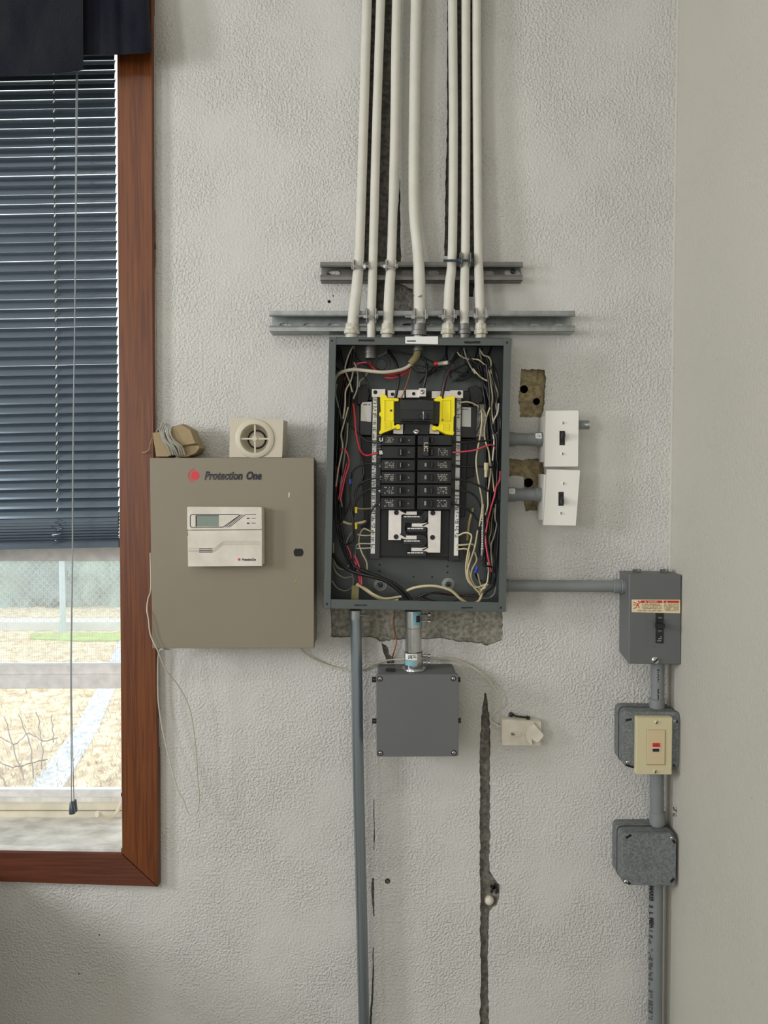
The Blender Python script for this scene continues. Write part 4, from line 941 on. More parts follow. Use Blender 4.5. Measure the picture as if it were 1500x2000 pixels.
# wiring: (colour, radius mm, depth m or list, points)
WIRES = [
 ('w_white', 4.2, [.06, .062, .066, .07, .07, .068, .064, .05, .03], [(806, 706), (797, 716), (780, 723), (750, 727), (715, 724), (690, 722), (667, 727), (655, 738), (651, 765)]),
 ('w_olive', 8.5, [.056, .058, .061, .063], [(817, 680), (814, 694), (808, 703), (801, 711)]),
 ('w_red', 2.4, .058, [(801, 712), (795, 720), (780, 728), (762, 731), (742, 728), (726, 716), (722, 708)]),
 ('w_red', 2.0, .054, [(803, 714), (790, 730), (768, 738), (752, 737)]),
 ('w_copper', 1.4, .060, [(803, 715), (798, 738), (789, 764), (783, 780)]),
 ('w_black', 3.8, [.03, .045, .055, .06, .06], [(758, 684), (771, 705), (778, 728), (778, 748), (772, 778)]),
 ('w_black', 3.2, .055, [(820, 690), (831, 706), (834, 722), (831, 742), (826, 762)]),
 ('w_black', 4.4, [.05, .058, .066, .07, .07], [(893, 690), (886, 703), (876, 722), (869, 742), (862, 780)]),
 ('w_maroon', 1.4, .0735, [(884, 712), (874, 732), (868, 750), (864, 772)]),
 ('w_black', 1.6, .062, [(792, 706), (816, 714), (840, 717), (856, 713)]),
 ('w_black', 2.0, [.05, .05, .045, .04, .04, .045, .05], [(850, 718), (886, 725), (916, 732), (940, 743), (951, 764), (959, 806), (966, 848)]),
 ('w_black', 1.6, .03, [(760, 684), (790, 690), (830, 700), (860, 718), (840, 728), (815, 727)]),
 ('w_white', 5.0, .050, [(876, 708), (866, 709.5), (853, 711)]),
 ('w_white', 2.0, .050, [(690, 676), (686, 682), (679, 699), (674, 722), (682, 743), (688, 766)]),
 ('w_white', 2.0, .055, [(692, 717), (690, 724), (685, 744), (675, 764), (674, 790), (670, 818)]),
 ('w_grey', 1.9, .035, [(658, 750), (655, 768), (660, 790), (666, 816), (668, 855), (666, 872)]),
 ('w_white', 2.0, .048, [(680, 795), (671, 829), (666, 850), (669, 874), (661, 915), (656, 950)]),
 ('w_grey', 2.0, .042, [(679, 826), (678, 855), (674, 880), (669, 920), (664, 960), (668, 990)]),
 ('w_grey', 1.8, .060, [(692, 708), (697, 722), (699, 738), (697, 761), (690, 779)]),
 ('w_grey', 1.8, .052, [(719, 726), (711, 738), (703, 744), (701, 756)]),
 ('w_grey', 1.8, .030, [(692, 676), (690, 700), (689, 720)]),
 ('w_pink', 1.8, .062, [(694, 718), (698, 711), (706, 708.5), (716, 708)]),
 ('w_grey', 1.6, .03, [(757, 682), (752, 690), (738, 696)]),
 ('w_red', 2.2, [.05, .056, .06, .062, .064, .066, .068], [(690, 788), (693, 816), (696, 850), (704, 880), (714, 889), (726, 888), (738, 885)]),
 ('w_red', 2.6, .030, [(675, 735), (671, 752), (676, 770)]),
 ('w_pink', 1.9, .058, [(665, 878), (674, 879), (680, 892), (681, 908), (674, 932), (664, 978)]),
 ('w_pink', 1.6, .055, [(677, 905), (670, 935), (661, 975)]),
 ('w_black', 2.0, .058, [(718, 718), (708, 724), (712, 736), (718, 746), (719, 758)]),
 ('w_black', 2.0, [.04, .045, .055, .06, .066], [(674, 824), (692, 838), (710, 857), (728, 864), (744, 864)]),
 ('w_black', 1.9, [.05, .05, .05, .05], [(702, 881), (708, 900), (710, 922), (705, 948)]),
 ('w_black', 2.2, [.05, .05, .055, .062, .066], [(687, 926), (695, 914), (714, 906), (730, 907), (746, 908)]),
 ('w_black', 2.2, [.05, .05, .055, .06, .066], [(692, 1000), (697, 955), (708, 942), (727, 935), (746, 933)]),
 ('w_black', 2.2, [.045, .05, .055, .062, .066], [(690, 1010), (698, 976), (712, 961), (730, 953), (745, 957)]),
 ('w_black', 2.3, [.045, .05, .058, .064, .066], [(706, 1030), (716, 1021), (724, 1001), (735, 985), (744, 982)]),
 ('w_black', 2.2, .046, [(704, 893), (711, 923), (708, 941), (698, 953), (692, 970)]),
 ('w_olive', 2.3, .045, [(698, 993), (710, 994), (724, 993)]),
 ('w_cream', 3.4, .048, [(670, 1019), (684, 1023.5), (697, 1022), (708, 1020), (714, 1018)]),
 ('w_cream', 1.8, .046, [(728, 1040), (720, 1036), (710, 1033), (703, 1043), (701, 1061), (707, 1080), (716, 1098), (717, 1112)]),
 ('w_white', 1.7, .044, [(728, 1045), (712, 1046), (698, 1044)]),
 ('w_white', 1.7, .044, [(728, 1062), (702, 1062), (694, 1069), (693, 1085)]),
 ('w_white', 1.7, .044, [(728, 1070), (710, 1071), (694, 1071)]),
 ('w_grey', 1.8, .035, [(651, 1060), (651, 1094), (655, 1116), (671, 1128), (688, 1126)]),
 ('w_grey', 1.8, .030, [(648, 1134), (658, 1148), (674, 1154), (687, 1147), (690, 1133), (686, 1116), (684, 1100)]),
 ('w_grey', 1.6, .04, [(687, 1040), (679, 1052), (676, 1062)]),
 ('w_grey', 1.6, .04, [(652, 1090), (657, 1106), (670, 1112), (682, 1104)]),
 ('w_pink', 2.3, .050, [(692, 1084), (700, 1102), (705, 1122), (706, 1142)]),
 ('w_pink', 2.1, .046, [(690, 1088), (696, 1104), (701, 1124), (703, 1142)]),
 ('w_pink', 1.5, .050, [(678, 1066), (684, 1080), (686, 1090)]),
 ('w_red', 1.6, .040, [(656, 905), (660, 935), (656, 960)]),
 ('w_black', 4.2, [.03, .04, .05, .055, .058, .058, .056, .054, .052, .052], [(649, 1080), (660, 1098), (679, 1112), (699, 1120), (721, 1125), (748, 1133), (770, 1146), (785, 1160), (795, 1172), (799, 1184)]),
 ('w_black', 4.0, [.05, .052, .054, .054, .052, .05, .05], [(690, 1105), (712, 1116), (742, 1127), (772, 1141), (792, 1158), (803, 1172), (806, 1184)]),
 ('w_black', 2.6, .040, [(655, 905), (655, 990), (664, 1040), (680, 1086), (694, 1116)]),
 ('w_black', 2.6, .046, [(663, 985), (668, 1035), (678, 1075), (690, 1105)]),
 ('w_black', 2.4, .034, [(652, 870), (651, 960), (658, 1030), (672, 1080), (688, 1112)]),
 ('w_black', 2.6, .056, [(685, 985), (690, 1024), (693, 1055), (690, 1095)]),
 ('w_black', 2.2, .052, [(685, 944), (682, 985), (672, 1010), (664, 1025)]),
 ('w_black', 2.4, .05, [(688, 922), (685, 945), (684, 980), (690, 1020), (692, 1040)]),
 ('w_black', 2.0, .05, [(692, 1040), (688, 1058), (674, 1062), (662, 1050), (650, 1045)]),
 ('w_cream', 3.0, .058, [(695, 1142), (714, 1150), (730, 1161), (752, 1169), (784, 1165)]),
 ('w_cream', 3.0, .054, [(697, 1140), (716, 1154), (734, 1166), (754, 1173), (778, 1171)]),
 ('w_cream', 3.4, [.045, .055, .06, .062, .062, .06, .056, .05, .046], [(790, 1156), (806, 1149), (826, 1145), (852, 1145), (880, 1153), (900, 1170), (918, 1179), (935, 1174), (942, 1158)]),
 ('w_black', 2.4, .046, [(808, 1180), (816, 1167), (834, 1160), (856, 1159), (894, 1163), (932, 1163)]),
 ('w_maroon', 2.0, .044, [(812, 1180), (824, 1166), (850, 1157), (890, 1160), (925, 1165), (950, 1160)]),
 ('w_maroon', 1.5, .030, [(820, 1164), (842, 1172), (868, 1177), (888, 1174), (900, 1166)]),
 # right-hand bundle
 ('w_cream', 1.9, .050, [(893, 688), (898, 694), (909, 700), (920, 701), (935, 703), (946, 712)]),
 ('w_grey', 1.8, .048, [(906, 680), (910, 695), (918, 714), (928, 730)]),
 ('w_cream', 1.9, .045, [(924, 720), (932, 730), (941, 738), (952, 744)]),
 ('w_cream', 2.0, .040, [(938, 684), (945, 694), (954, 697), (959, 706), (959, 722), (963, 741), (972, 768), (969, 790), (971, 808)]),
 ('w_cream', 2.0, .046, [(948, 712), (956, 728), (959, 750), (962, 775), (960, 800), (963, 822)]),
 ('w_white', 2.0, .050, [(974, 788), (972, 806), (963, 825), (963, 845), (965, 866), (962, 900)]),
 ('w_white', 2.0, .040, [(973, 806), (976, 822), (975, 839), (969, 849)]),
 ('w_grey', 2.2, .030, [(937, 680), (938, 692), (940, 702)]),
 ('w_black', 2.8, .052, [(950, 712), (956, 760), (957, 806), (963, 844), (970, 854), (970, 900)]),
 ('w_black', 2.6, .044, [(945, 700), (955, 720), (966, 760), (972, 800), (974, 850), (972, 900), (970, 950)]),
 ('w_black', 2.2, .036, [(960, 704), (968, 725), (974, 750), (976, 790)]),
 ('w_black', 2.6, .056, [(912, 695), (930, 710), (950, 716), (960, 718)]),
 ('w_cream', 1.9, .052, [(899, 786), (914, 785), (930, 791), (944, 801), (949, 814)]),
 ('w_cream', 2.0, .055, [(935, 793), (941, 808), (940, 835), (936, 861), (931, 888), (930, 905), (933, 931), (939, 962), (942, 987), (939, 1012), (936, 1028)]),
 ('w_cream', 2.0, .050, [(957, 796), (949, 820), (946, 848), (950, 868), (955, 884), (958, 922), (953, 962), (953, 987), (948, 1006)]),
 ('w_black', 1.4, .056, [(931, 772), (936, 794), (940, 813), (936, 833), (929, 848)]),
 ('w_black', 2.2, [.066, .06, .055, .05], [(884, 862), (905, 864), (934, 862), (968, 859)]),
 ('w_black', 2.2, [.066, .06, .055, .05], [(884, 908), (905, 911), (934, 911), (966, 913)]),
 ('w_pink', 1.9, [.068, .064, .062, .060, .056, .05], [(884, 884), (905, 882), (928, 879), (948, 871.5), (961, 869), (969, 877)]),
 ('w_black', 2.4, [.066, .062, .058, .055, .05], [(884, 935), (906, 938), (930, 946), (952, 958), (968, 964)]),
 ('w_black', 2.4, [.066, .062, .058, .055, .05, .046], [(884, 958), (911, 960), (927, 968), (937, 984), (944, 1004), (950, 1030)]),
 ('w_black', 2.6, [.066, .062, .058, .054, .05, .046], [(882, 983), (906, 991), (926, 1006), (935, 1024), (937, 1055), (934, 1088)]),
 ('w_black', 1.2, .05, [(897, 948), (908, 960), (920, 962)]),
 ('w_olive', 3.8, .030, [(925, 992), (917, 1020), (913, 1055)]),
 ('w_cream', 2.1, [.046, .055, .06, .062, .06, .058, .056, .054, .052], [(892, 1048), (906, 1041), (917, 1042), (921, 1050), (914, 1078), (910, 1109), (914, 1134), (930, 1147), (951, 1140)]),
 ('w_cream', 2.1, .050, [(892, 1065), (908, 1064), (922, 1063), (928, 1068)]),
 ('w_cream', 2.1, .056, [(933, 1036), (927, 1070), (917, 1100), (913, 1122), (922, 1142), (936, 1158)]),
 ('w_cream', 2.0, .048, [(892, 1073), (910, 1072), (917, 1080), (914, 1100), (917, 1130), (930, 1152), (944, 1155)]),
 ('w_cream', 2.0, .053, [(927, 1078), (931, 1094), (922, 1112), (920, 1128), (927, 1143), (941, 1151), (949, 1147)]),
 ('w_cream', 2.0, .044, [(916, 1112), (922, 1138), (932, 1152), (948, 1146), (956, 1138)]),
 ('w_cream', 1.8, .044, [(933, 1120), (938, 1140), (944, 1150), (938, 1160)]),
 ('w_pink', 2.2, .055, [(948, 1046), (950, 1070), (955, 1096), (960, 1116)]),
 ('w_cream', 2.1, .052, [(953, 1098), (954, 1117), (951, 1139), (943, 1149), (936, 1162)]),
 ('w_pink', 2.0, .058, [(977, 920), (976, 938), (969, 951), (966, 968), (959, 992), (953, 1016), (949, 1040)]),
 ('w_red', 1.6, .050, [(974, 940), (968, 960), (962, 985)]),
 ('w_cream', 2.0, .045, [(958, 905), (962, 931), (965, 960)]),
 ('w_grey', 1.9, .045, [(968, 985), (967, 1012), (970, 1025), (965, 1048), (959, 1068), (962, 1110)]),
 ('w_olive', 1.9, .042, [(965, 992), (961, 1012), (959, 1040), (956, 1056), (964, 1100)]),
 ('w_grey', 1.8, .030, [(968, 1146), (965, 1160), (954, 1168), (940, 1168)]),
 ('w_grey', 1.8, .05, [(934, 1070), (944, 1076), (940, 1100)]),
 ('w_black', 2.4, .040, [(970, 975), (973, 1055), (971, 1101), (966, 1133), (953, 1139), (934, 1131), (927, 1112)]),
 ('w_black', 2.2, .058, [(936, 1098), (947, 1104), (962, 1108)]),
 ('w_black', 2.6, .046, [(966, 962), (958, 1000), (950, 1040), (956, 1085), (966, 1120), (962, 1140)]),
 ('w_black', 2.4, .050, [(946, 1000), (947, 1050), (942, 1090), (936, 1100)]),
 ('w_black', 2.4, .036, [(971, 900), (975, 960), (974, 1020), (970, 1090), (966, 1140), (948, 1158)]),
 ('w_grey', 2.0, .060, [(944, 985), (943, 1020), (942, 1060), (941, 1085)]),
]
rnd = random.Random(21)
for k in range(17):      # the dark run of conductors down the left gutter
    x = 653+rnd.uniform(0, 20); y0_ = 676+rnd.uniform(0, 30); ln = rnd.uniform(220, 330)
    WIRES.append(('w_black', rnd.uniform(1.8, 2.6), rnd.uniform(.012, .044), [(min(690, x+22), y0_), (x+14+rnd.uniform(-6, 6), y0_+ln*0.25), (x+6+rnd.uniform(-4, 4), y0_+ln*0.55), (x, y0_+ln*0.8), (x-1, y0_+ln)]))
for k in range(15):      # and down the right gutter
    x = 962+rnd.uniform(-10, 8); y0_ = 690+rnd.uniform(0, 40); ln = rnd.uniform(300, 440)
    WIRES.append(('w_black', rnd.uniform(1.8, 2.6), rnd.uniform(.010, .040), [(x-20, y0_), (x-4+rnd.uniform(-5, 5), y0_+ln*0.2), (x+rnd.uniform(-5, 4), y0_+ln*0.5), (x+rnd.uniform(-6, 2), y0_+ln*0.8), (x-8, y0_+ln)]))
for k in range(14):     # slack black conductors crossing the top of the cabinet
    xa = rnd.choice((664, 690, 722, 876, 906, 936, 955))+rnd.uniform(-6, 6); dx = rnd.uniform(25, 75)*(1 if xa < 800 else -1)*(1 if rnd.random() < 0.7 else -0.3)
    ya = rnd.uniform(674, 684); yb_ = rnd.uniform(715, 752)
    WIRES.append(('w_black', rnd.uniform(1.6, 2.4), rnd.uniform(.012, .034), [(xa, ya), (xa+dx*0.15, ya+22), (xa+dx*0.6, yb_-6), (min(966, max(662, xa+dx)), yb_+rnd.uniform(-6, 20))]))
WLAB = {'w_red': 'red wire', 'w_pink': 'pink-red wire', 'w_white': 'white wire', 'w_cream': 'cream wire', 'w_copper': 'bare copper wire', 'w_olive': 'olive cable sheath', 'w_maroon': 'maroon wire', 'w_grey': 'grey wire', 'w_black': 'black wire'}
for mk, r, dd, pts in WIRES:
    if not isinstance(dd, list): dd = [dd+0.004*math.sin(i*1.7+pts[0][0]) for i in range(len(pts))]
    pl = catmull([P(x, y, d) for (x, y), d in zip(pts, dd)], 6)
    o = B().tube(pl, r/1000*0.86, 8).done('wire', MT[mk], pan, 60); o['label'] = WLAB[mk]
B().tube(catmull([P(x, y, .051) for x, y in ((853.5, 711), (850, 711.3), (847.5, 711.5))], 3), 0.0056, 12).done('wire_cap', MT['red'], pan)
for pts, r, mk, nm in (([(684.5, 936), (684, 945)], 3.6, 'w_blue', 'splice_cap'), ([(695.5, 990), (695.5, 1002)], 2.9, 'w_yellow', 'splice_cap'), ([(695.5, 1021), (695.5, 1033)], 2.9, 'w_yellow', 'splice_cap'), ([(933, 1106), (928, 1119)], 3.4, 'w_blue', 'splice_cap'), ([(950, 904), (949.5, 918)], 5.2, 'w_cream', 'splice_cap'), ([(949.5, 917), (949, 932)], 3.6, 'w_cream', 'splice_cap')):
    B().tube([P(x, y, 0.062) for x, y in pts], [r/1000, r/1000*0.9], 10).done(nm, MT[mk], pan)
B().pp([(687, 1143), (702, 1144), (700, 1178), (685, 1178)], 0.050, 0.046, 0.001).done('cable_sheath', MT['w_olive'], pan)
b = B(); c = P(806, 1172, 0.05); b.lathe(c, (0, 0, -1), [(0, 0.017), (0.002, 0.021), (0.006, 0.021), (0.007, 0.0185), (0.012, 0.0185)], 20); b.done('bushing', MT['galv'], pan)
b = B(); 
for yy in range(1000, 1075, 5): marks(b, 940.5, yy, 943.5, yy+4, 0.0622, 1, 0.0003, 0.7, 2)
b.done('wire_print', MT['white'], pan)

# ------------------------------------------------------------------ steel conduit, nipple and grey box below the panel
o = thing('steel_conduit', 'blue-grey steel conduit running from the panel bottom down to the floor', 'conduit', P(700, 1300, 0.035))
R = M(11.3, 0.035)
B().tube(catmull([P(x, y, 0.035) for x, y in ((694.5, 1199), (696.5, 1300), (699.5, 1500), (705.5, 1750), (711, 2000), (718, 2318))], 6), R, 20).done('pipe', MT['emt'], o, 60)
B().lathe(P(694, 1190, 0.035), (0.002, 0, -1), [(0, R*0.9), (0.002, R*1.1), (0.018, R*1.1), (0.0185, R*1.02), (0.021, R*1.02)], 20).done('set_screw_connector', MT['galv'], o)
B().tube([P(699, 1201, 0.042), P(711, 1201, 0.042)], 0.0021, 8).done('set_screw', MT['zinc'], o)
B().tube([P(710.5, 1201, 0.042), P(713.5, 1201, 0.042)], 0.0036, 8).done('set_screw_head', MT['zinc'], o)

o = thing('pipe_nipple', 'short shiny steel nipple joining the panel to the grey junction box', 'conduit', P(808, 1310, 0.05))
R = M(16.6, 0.05); c = P(806.5, 1192.5, 0.05)
B().lathe(c, (0.018, 0, -1), [(0, R*0.97), (0.085, R*0.97)], 24).done('tube', MT['chrome'], o)
B().lathe(c+Vector((0, 0, -0.0002)), (0.018, 0, -1), [(0, R*1.02), (0.034, R*1.04), (0.035, R*0.98)], 24).done('coupling', MT['chrome'], o)
B().lathe(P(808, 1271, 0.05), (0.01, 0, -1), [(0, R*1.0), (0.002, R*1.1), (0.036, R*1.1), (0.037, R*1.0)], 24).done('coupling', MT['chrome'], o)
B().lathe(P(808.5, 1303, 0.05), (0, 0, -1), [(0, R*1.1), (0.001, R*1.42), (0.004, R*1.45), (0.006, R*1.1), (0.008, R*1.35), (0.011, R*1.35), (0.012, R*1.0)], 26).done('lock_ring', MT['chrome'], o)
for y in (1201, 1214, 1281, 1294):
    sh = B(); sh.tube([P(820, y, 0.052), P(838, y-0.4, 0.052)], 0.0022, 8); x = P(829, y, 0.052)
    sh.lathe(x, (1, 0, 0), [(0, 0.0042), (0.003, 0.0042)], 8); sh.lathe(P(836, y, 0.052), (1, 0, 0), [(0, 0.0044), (0.004, 0.0044), (0.005, 0.003)], 10)
    sh.done('set_screw', MT['zinc'], o)
def wrap_label(poly, cx, d, Rp, m, parent, name='sticker'):
    b = B(); n = 8; (x0, y0, x1, y1) = poly; top = []; bot = []
    for k in range(n+1):
        x = x0+(x1-x0)*k/n; p = P(x, y0, d); q = P(x, y1, d); dx = max(-Rp*0.99, min(Rp*0.99, p.x-cx)); yy = -(d-Rp+math.sqrt(Rp*Rp-dx*dx)+0.0004)
        top.append((p.x, yy, p.z)); bot.append((q.x, yy, q.z))
    for k in range(n):
        f = [b.bm.verts.new(v) for v in (top[k], top[k+1], bot[k+1], bot[k])]; b.bm.faces.new(f)
    bmesh.ops.remove_doubles(b.bm, verts=b.bm.verts, dist=1e-6)
    return b.done(name, m, parent, 60)
cxn = P(807, 1205, 0.05+R).x
wrap_label((806, 1196, 822, 1222), cxn, 0.05+R*1.05, R*1.05, MT['sticker'], o)
wrap_label((813, 1203, 821, 1216), cxn, 0.05+R*1.05+0.0003, R*1.05, MT['ink'], o, 'sticker_print')
s_ = wrap_label((792, 1278, 815, 1290), P(808, 1284, 0.05+R).x, 0.05+R*1.1, R*1.1, MT['white'], o)
b = B(); marks(b, 797, 1280, 812, 1288, 0.05+R*1.1+0.0006, 3, 0.0002, 0.75, 2.6); b.done('sticker_print', MT['ink'], o)
wrap_label((791.5, 1291, 812, 1301), P(808, 1294, 0.05+R).x, 0.05+R*1.1, R*1.1, MT['sticker'], o)

# small dark wire dropping out of the broken plaster
o = B().tube(catmull([P(x, y, d) for x, y, d in ((771, 1196, 0.02), (769, 1215, 0.014), (772, 1240, 0.010), (774, 1255, 0.012), (768, 1278, 0.010), (766, 1290, -0.004))], 6), 0.0014, 8).done('ground_wire', MT['w_copper'])
tag(o, 'bare copper ground wire dropping behind the panel into the cracked plaster', 'wire')

o = thing('junction_box', 'large grey plastic junction box with a blank square screwed lid', 'junction box', P(815, 1478, 0.05))
JD = 0.10
B().pp(quad4((737, 1318), (893, 1317.5), (893, 1476), (737.5, 1476.5), 6), JD-0.008, 0.002, 0.002).done('box_body', MT['box'], o)
B().pp(quad4((735, 1317), (895.5, 1316.5), (895.5, 1478), (735.5, 1478.5), 5), JD, JD-0.0075, 0.0018).done('lid', MT['box'], o)
for (x, y) in ((742, 1326), (885.5, 1325.5), (743, 1471), (886.5, 1470.5)):
    b = B(); c = P(x, y, JD+0.0002); b.lathe(c, (0, -1, 0), [(0, 0.0056), (0.0004, 0.0054)], 18); b.done('screw_well', MT['ink'], o)
    screw(x, y, 3.7, JD, MT['zinc'], o, 'lid_screw', ang=random.uniform(0, 3))
for (x, y) in ((730.5, 1328), (731, 1409), (896, 1328), (897, 1408)):
    b = B(); c = P(x, y, 0.082); b.tube([c+Vector((-0.004 if x < 800 else 0.003, 0.003, 0)), c+Vector((0.012 if x < 800 else -0.012, 0.002, 0))], 0.0052, 10); b.done('hinge_boss', MT['blackpl'], o)
b = B(); p0 = P(763, 1311, 0.065); b.box((p0.x, -0.062, P(760, 1317, JD).z+0.0003), (0.010, 0.010, 0.0003)); b.done('stamp', MT['ink'], o)

# ------------------------------------------------------------------ alarm cabinet, keypad, siren, transformer, cables
AD = 0.085
o = thing('alarm_box', 'large beige steel alarm cabinet with lock hole beside the window casing', 'alarm box', P(455, 1266, 0.04))
B().pp([(295, 897), (611, 897), (612, 1263), (299, 1263)], AD-0.004, 0.001, 0.002).done('cabinet_body', MT['alarm'], o)
dr = B().pp([(292, 894), (613.5, 893.5), (613.5, 1266), (297, 1266.5)], AD, AD-0.014, 0.0018).done('cabinet_door', MT['alarm'], o)
hp = [(583+9.6*math.cos(a), 1079+9.6*math.sin(a)) for a in [math.radians(k*10) for k in range(36)]]
hp = [(x, max(1071.6, min(1086.6, y))) for x, y in hp]
b = B(); b.pp(hp, AD+0.0005, AD-0.001); b.done('lock_hole', MT['black'], dr)
b = B(); bar(b, 564.8, 962, 564.2, 971, 1.8, AD, 0.0004); b.done('paint_chip', MT['white'], dr)
b = B(); b.pp([(582, 1126), (580, 1134), (573, 1142), (575, 1134)], AD+0.0004, AD-0.0005); b.done('scratch', MT['tan'], dr)
# printed name and mark
lettering('Protection', 399.5, 920.5, 474, 937.5, AD+0.0004, MT['ink'], dr, 'printed_name', shear=0.22, bold=0.05)
lettering('One', 481, 920.5, 511.5, 937.5, AD+0.0004, MT['ink'], dr, 'printed_name', shear=0.22, bold=0.06)
b = B()
for k, y in enumerate((925.5, 928.8, 932.0, 935)): bar(b, 398, y, 470-k*5, y, 0.5, AD+0.0004, 0.0004)
b.done('print_gap', MT['alarm'], dr)
b = B(); b.pp(circ(381, 928.8, 8.4, 26), AD+0.0004, AD-0.0005); b.done('printed_mark', MT['inkred'], dr)
b = B()
for r, w in ((10.6, 1.0), (13.4, 0.8)):
    for k in range(14):
        a0, a1 = math.radians(88+k*13.2), math.radians(88+(k+1)*13.2)
        bar(b, 380.5+r*math.cos(a0), 928.8+r*math.sin(a0), 380.5+r*math.cos(a1), 928.8+r*math.sin(a1), w, AD, 0.0004)
b.done('printed_ring', MT['inkred'], dr)

KD = AD+0.024
o = thing('alarm_keypad', 'off-white alarm keypad with a small green display on the beige cabinet', 'keypad', P(440, 1107, AD))
B().pp(quad4((368, 992), (514, 992), (514.5, 1104), (369, 1105), 4), KD-0.007, AD, 0.002).done('keypad_base', MT['keypad'], o)
up = B().pp(quad4((365, 989.5), (511.5, 990), (512, 1034), (365.5, 1035), 3), KD, KD-0.008, 0.0012).done('upper_face', MT['keypad'], o)
kd = B().pp([(366.5, 1036.5), (512, 1035), (512, 1106), (367, 1107), (366, 1047), (367.5, 1046)], KD-0.0005, KD-0.009, 0.0012).done('lower_door', MT['keypad'], o)
B().rect(383.5, 1007.5, 426.5, 1028, KD+0.0006, KD-0.001).done('display', MT['lcd'], up)
b = B(); b.rect(382, 1006.5, 384, 1028.5, KD+0.001, KD-0.001); b.rect(384, 1006.3, 427, 1007.5, KD+0.0008, KD-0.001); b.done('display_shade', MT['ink'], up)
b = B()
def pl_(pts, w=1.0, d=KD):
    for k in range(len(pts)-1): bar(b, *pts[k], *pts[k+1], w, d, 0.0004)
pl_([(374, 1004.8), (466, 1004.8), (467.5, 1007), (435.5, 1029.5), (374, 1030), (371.5, 1027.5), (371.5, 1007.5), (374, 1004.8)], 1.3)
pl_([(471, 1004.8), (439.5, 1029.8)]); pl_([(475, 1005), (443.5, 1030)]); pl_([(500, 1004.6), (479.5, 1005), (448, 1029.5)])
for y in (1012.4, 1022): bar(b, 482, y, 487, y, 2.0, KD, 0.0005)
for y in (1012.2, 1021.8): bar(b, 491, y, 499.5, y, 0.9, KD, 0.0004)
b.done('face_print', MT['ink'], up)
b = B()
for k, (dy, w) in enumerate(((0, 0.5), (3.4, 0.7), (6.4, 0.5))):
    pl_([(368, 1071+dy), (418.5, 1071+dy), (436, 1057+dy), (508, 1056.5+dy)], w, KD-0.0005)
b.done('door_line', MT['paper'], kd)
b = B()
for dy in (0, 3.2, 6.2): bar(b, 389, 1072+dy, 415, 1072+dy, 1.5, KD-0.0005, 0.0005)
b.done('door_vent', MT['ink'], kd)
lettering('ProtectionOne', 472.5, 1090, 499.5, 1095.5, KD-0.0001, MT['ink'], kd, 'printed_name', shear=0.2, bold=0.03)
b = B(); b.pp(circ(467, 1092.8, 2.6, 12), KD-0.0001, KD-0.001); b.done('printed_mark', MT['inkred'], kd)

o = thing('alarm_siren', 'ivory square siren with a round grille standing on the beige cabinet', 'siren', P(502, 894, 0.05))
SD = 0.072
b = B(); bo = quad4((449, 816), (553.5, 820), (551, 893.3), (448, 893.3), 2)
loops = [XZ(bo, SD), XZ(circ(498, 857, 27.3, 30), SD)]
f = filled('front_face', loops, -SD, MT['siren'], o)
b = B(); pts = [P(x, y, SD-0.0002) for x, y in bo]; r0 = b.ring(pts); r1 = b.ring([Vector((p.x+(0.004 if p.x > -0.25 else 0), -0.036, p.z)) for p in pts]); b.bridge(r0, r1); b.cap(r1)
b.done('siren_body', MT['siren'], o)
c = P(498, 857, SD)
b = B(); b.lathe(c, (0, -1, 0), [(-0.0005, M(39, SD)), (0.0025, M(37, SD)), (0.004, M(33, SD)), (0.0042, M(28.5, SD)), (0.002, M(27.3, SD)), (-0.016, M(25.5, SD)), (-0.026, M(19, SD))], 36)
for fc in [q for q in b.bm.faces if len(q.verts) > 4]: b.bm.faces.remove(fc)
b.done('horn_ring', MT['siren'], o)
B().lathe(c+Vector((0, 0.029, 0)), (0, -1, 0), [(0, M(24, SD)), (0.001, M(24, SD))], 24).done('horn_back', MT['ink'], o)
B().lathe(c+Vector((0, 0.026, 0)), (0, -1, 0), [(0, M(16, SD)), (0.004, M(15.5, SD)), (0.008, M(12, SD)), (0.011, M(5, SD)), (0.0115, M(0.4, SD))], 20).done('horn_dome', MT['siren'], o)
b = B(); h = M(27.5, SD); b.box(c+Vector((0, 0.0005, 0)), (h, 0.0016, M(1.6, SD))); b.box(c+Vector((0, 0.0005, 0)), (M(1.6, SD), 0.0016, h)); b.done('cross_bar', MT['siren'], o)
B().lathe(c+Vector((0, 0.002, 0)), (0, -1, 0), [(0, M(5.2, SD)), (0.004, M(5.2, SD)), (0.005, M(4, SD))], 16).done('grille_hub', MT['siren'], o)

o = thing('plug_transformer', 'tan plug-in transformer bound in its own cable on top of the beige cabinet', 'transformer', P(338, 894, 0.05))
T0 = 0.070
B().pp([(297, 845), (314, 842), (336, 866), (342, 885), (328, 893), (304, 893), (303, 885)], T0, 0.022, 0.003).done('case_end', MT['tan'], o)
B().pp([(334, 833), (356, 827.5), (374, 838), (381, 858), (386, 868), (360, 872), (342, 889), (330, 870)], T0+0.004, 0.026, 0.006).done('case_body', MT['tan'], o)
B().pp([(342, 890), (356, 870), (388, 868.5), (391, 875), (383, 886), (366, 893), (346, 893)], T0-0.002, 0.020, 0.003).done('case_base', MT['tan'], o)
b = B(); b.tube([P(372, 884, 0.05), P(376, 891.5, 0.05)], 0.004, 6); b.tube([P(388, 876, 0.045), P(390.5, 882, 0.045)], 0.003, 6); b.done('plug_prong', MT['w_maroon'], o)
rnd = random.Random(9)
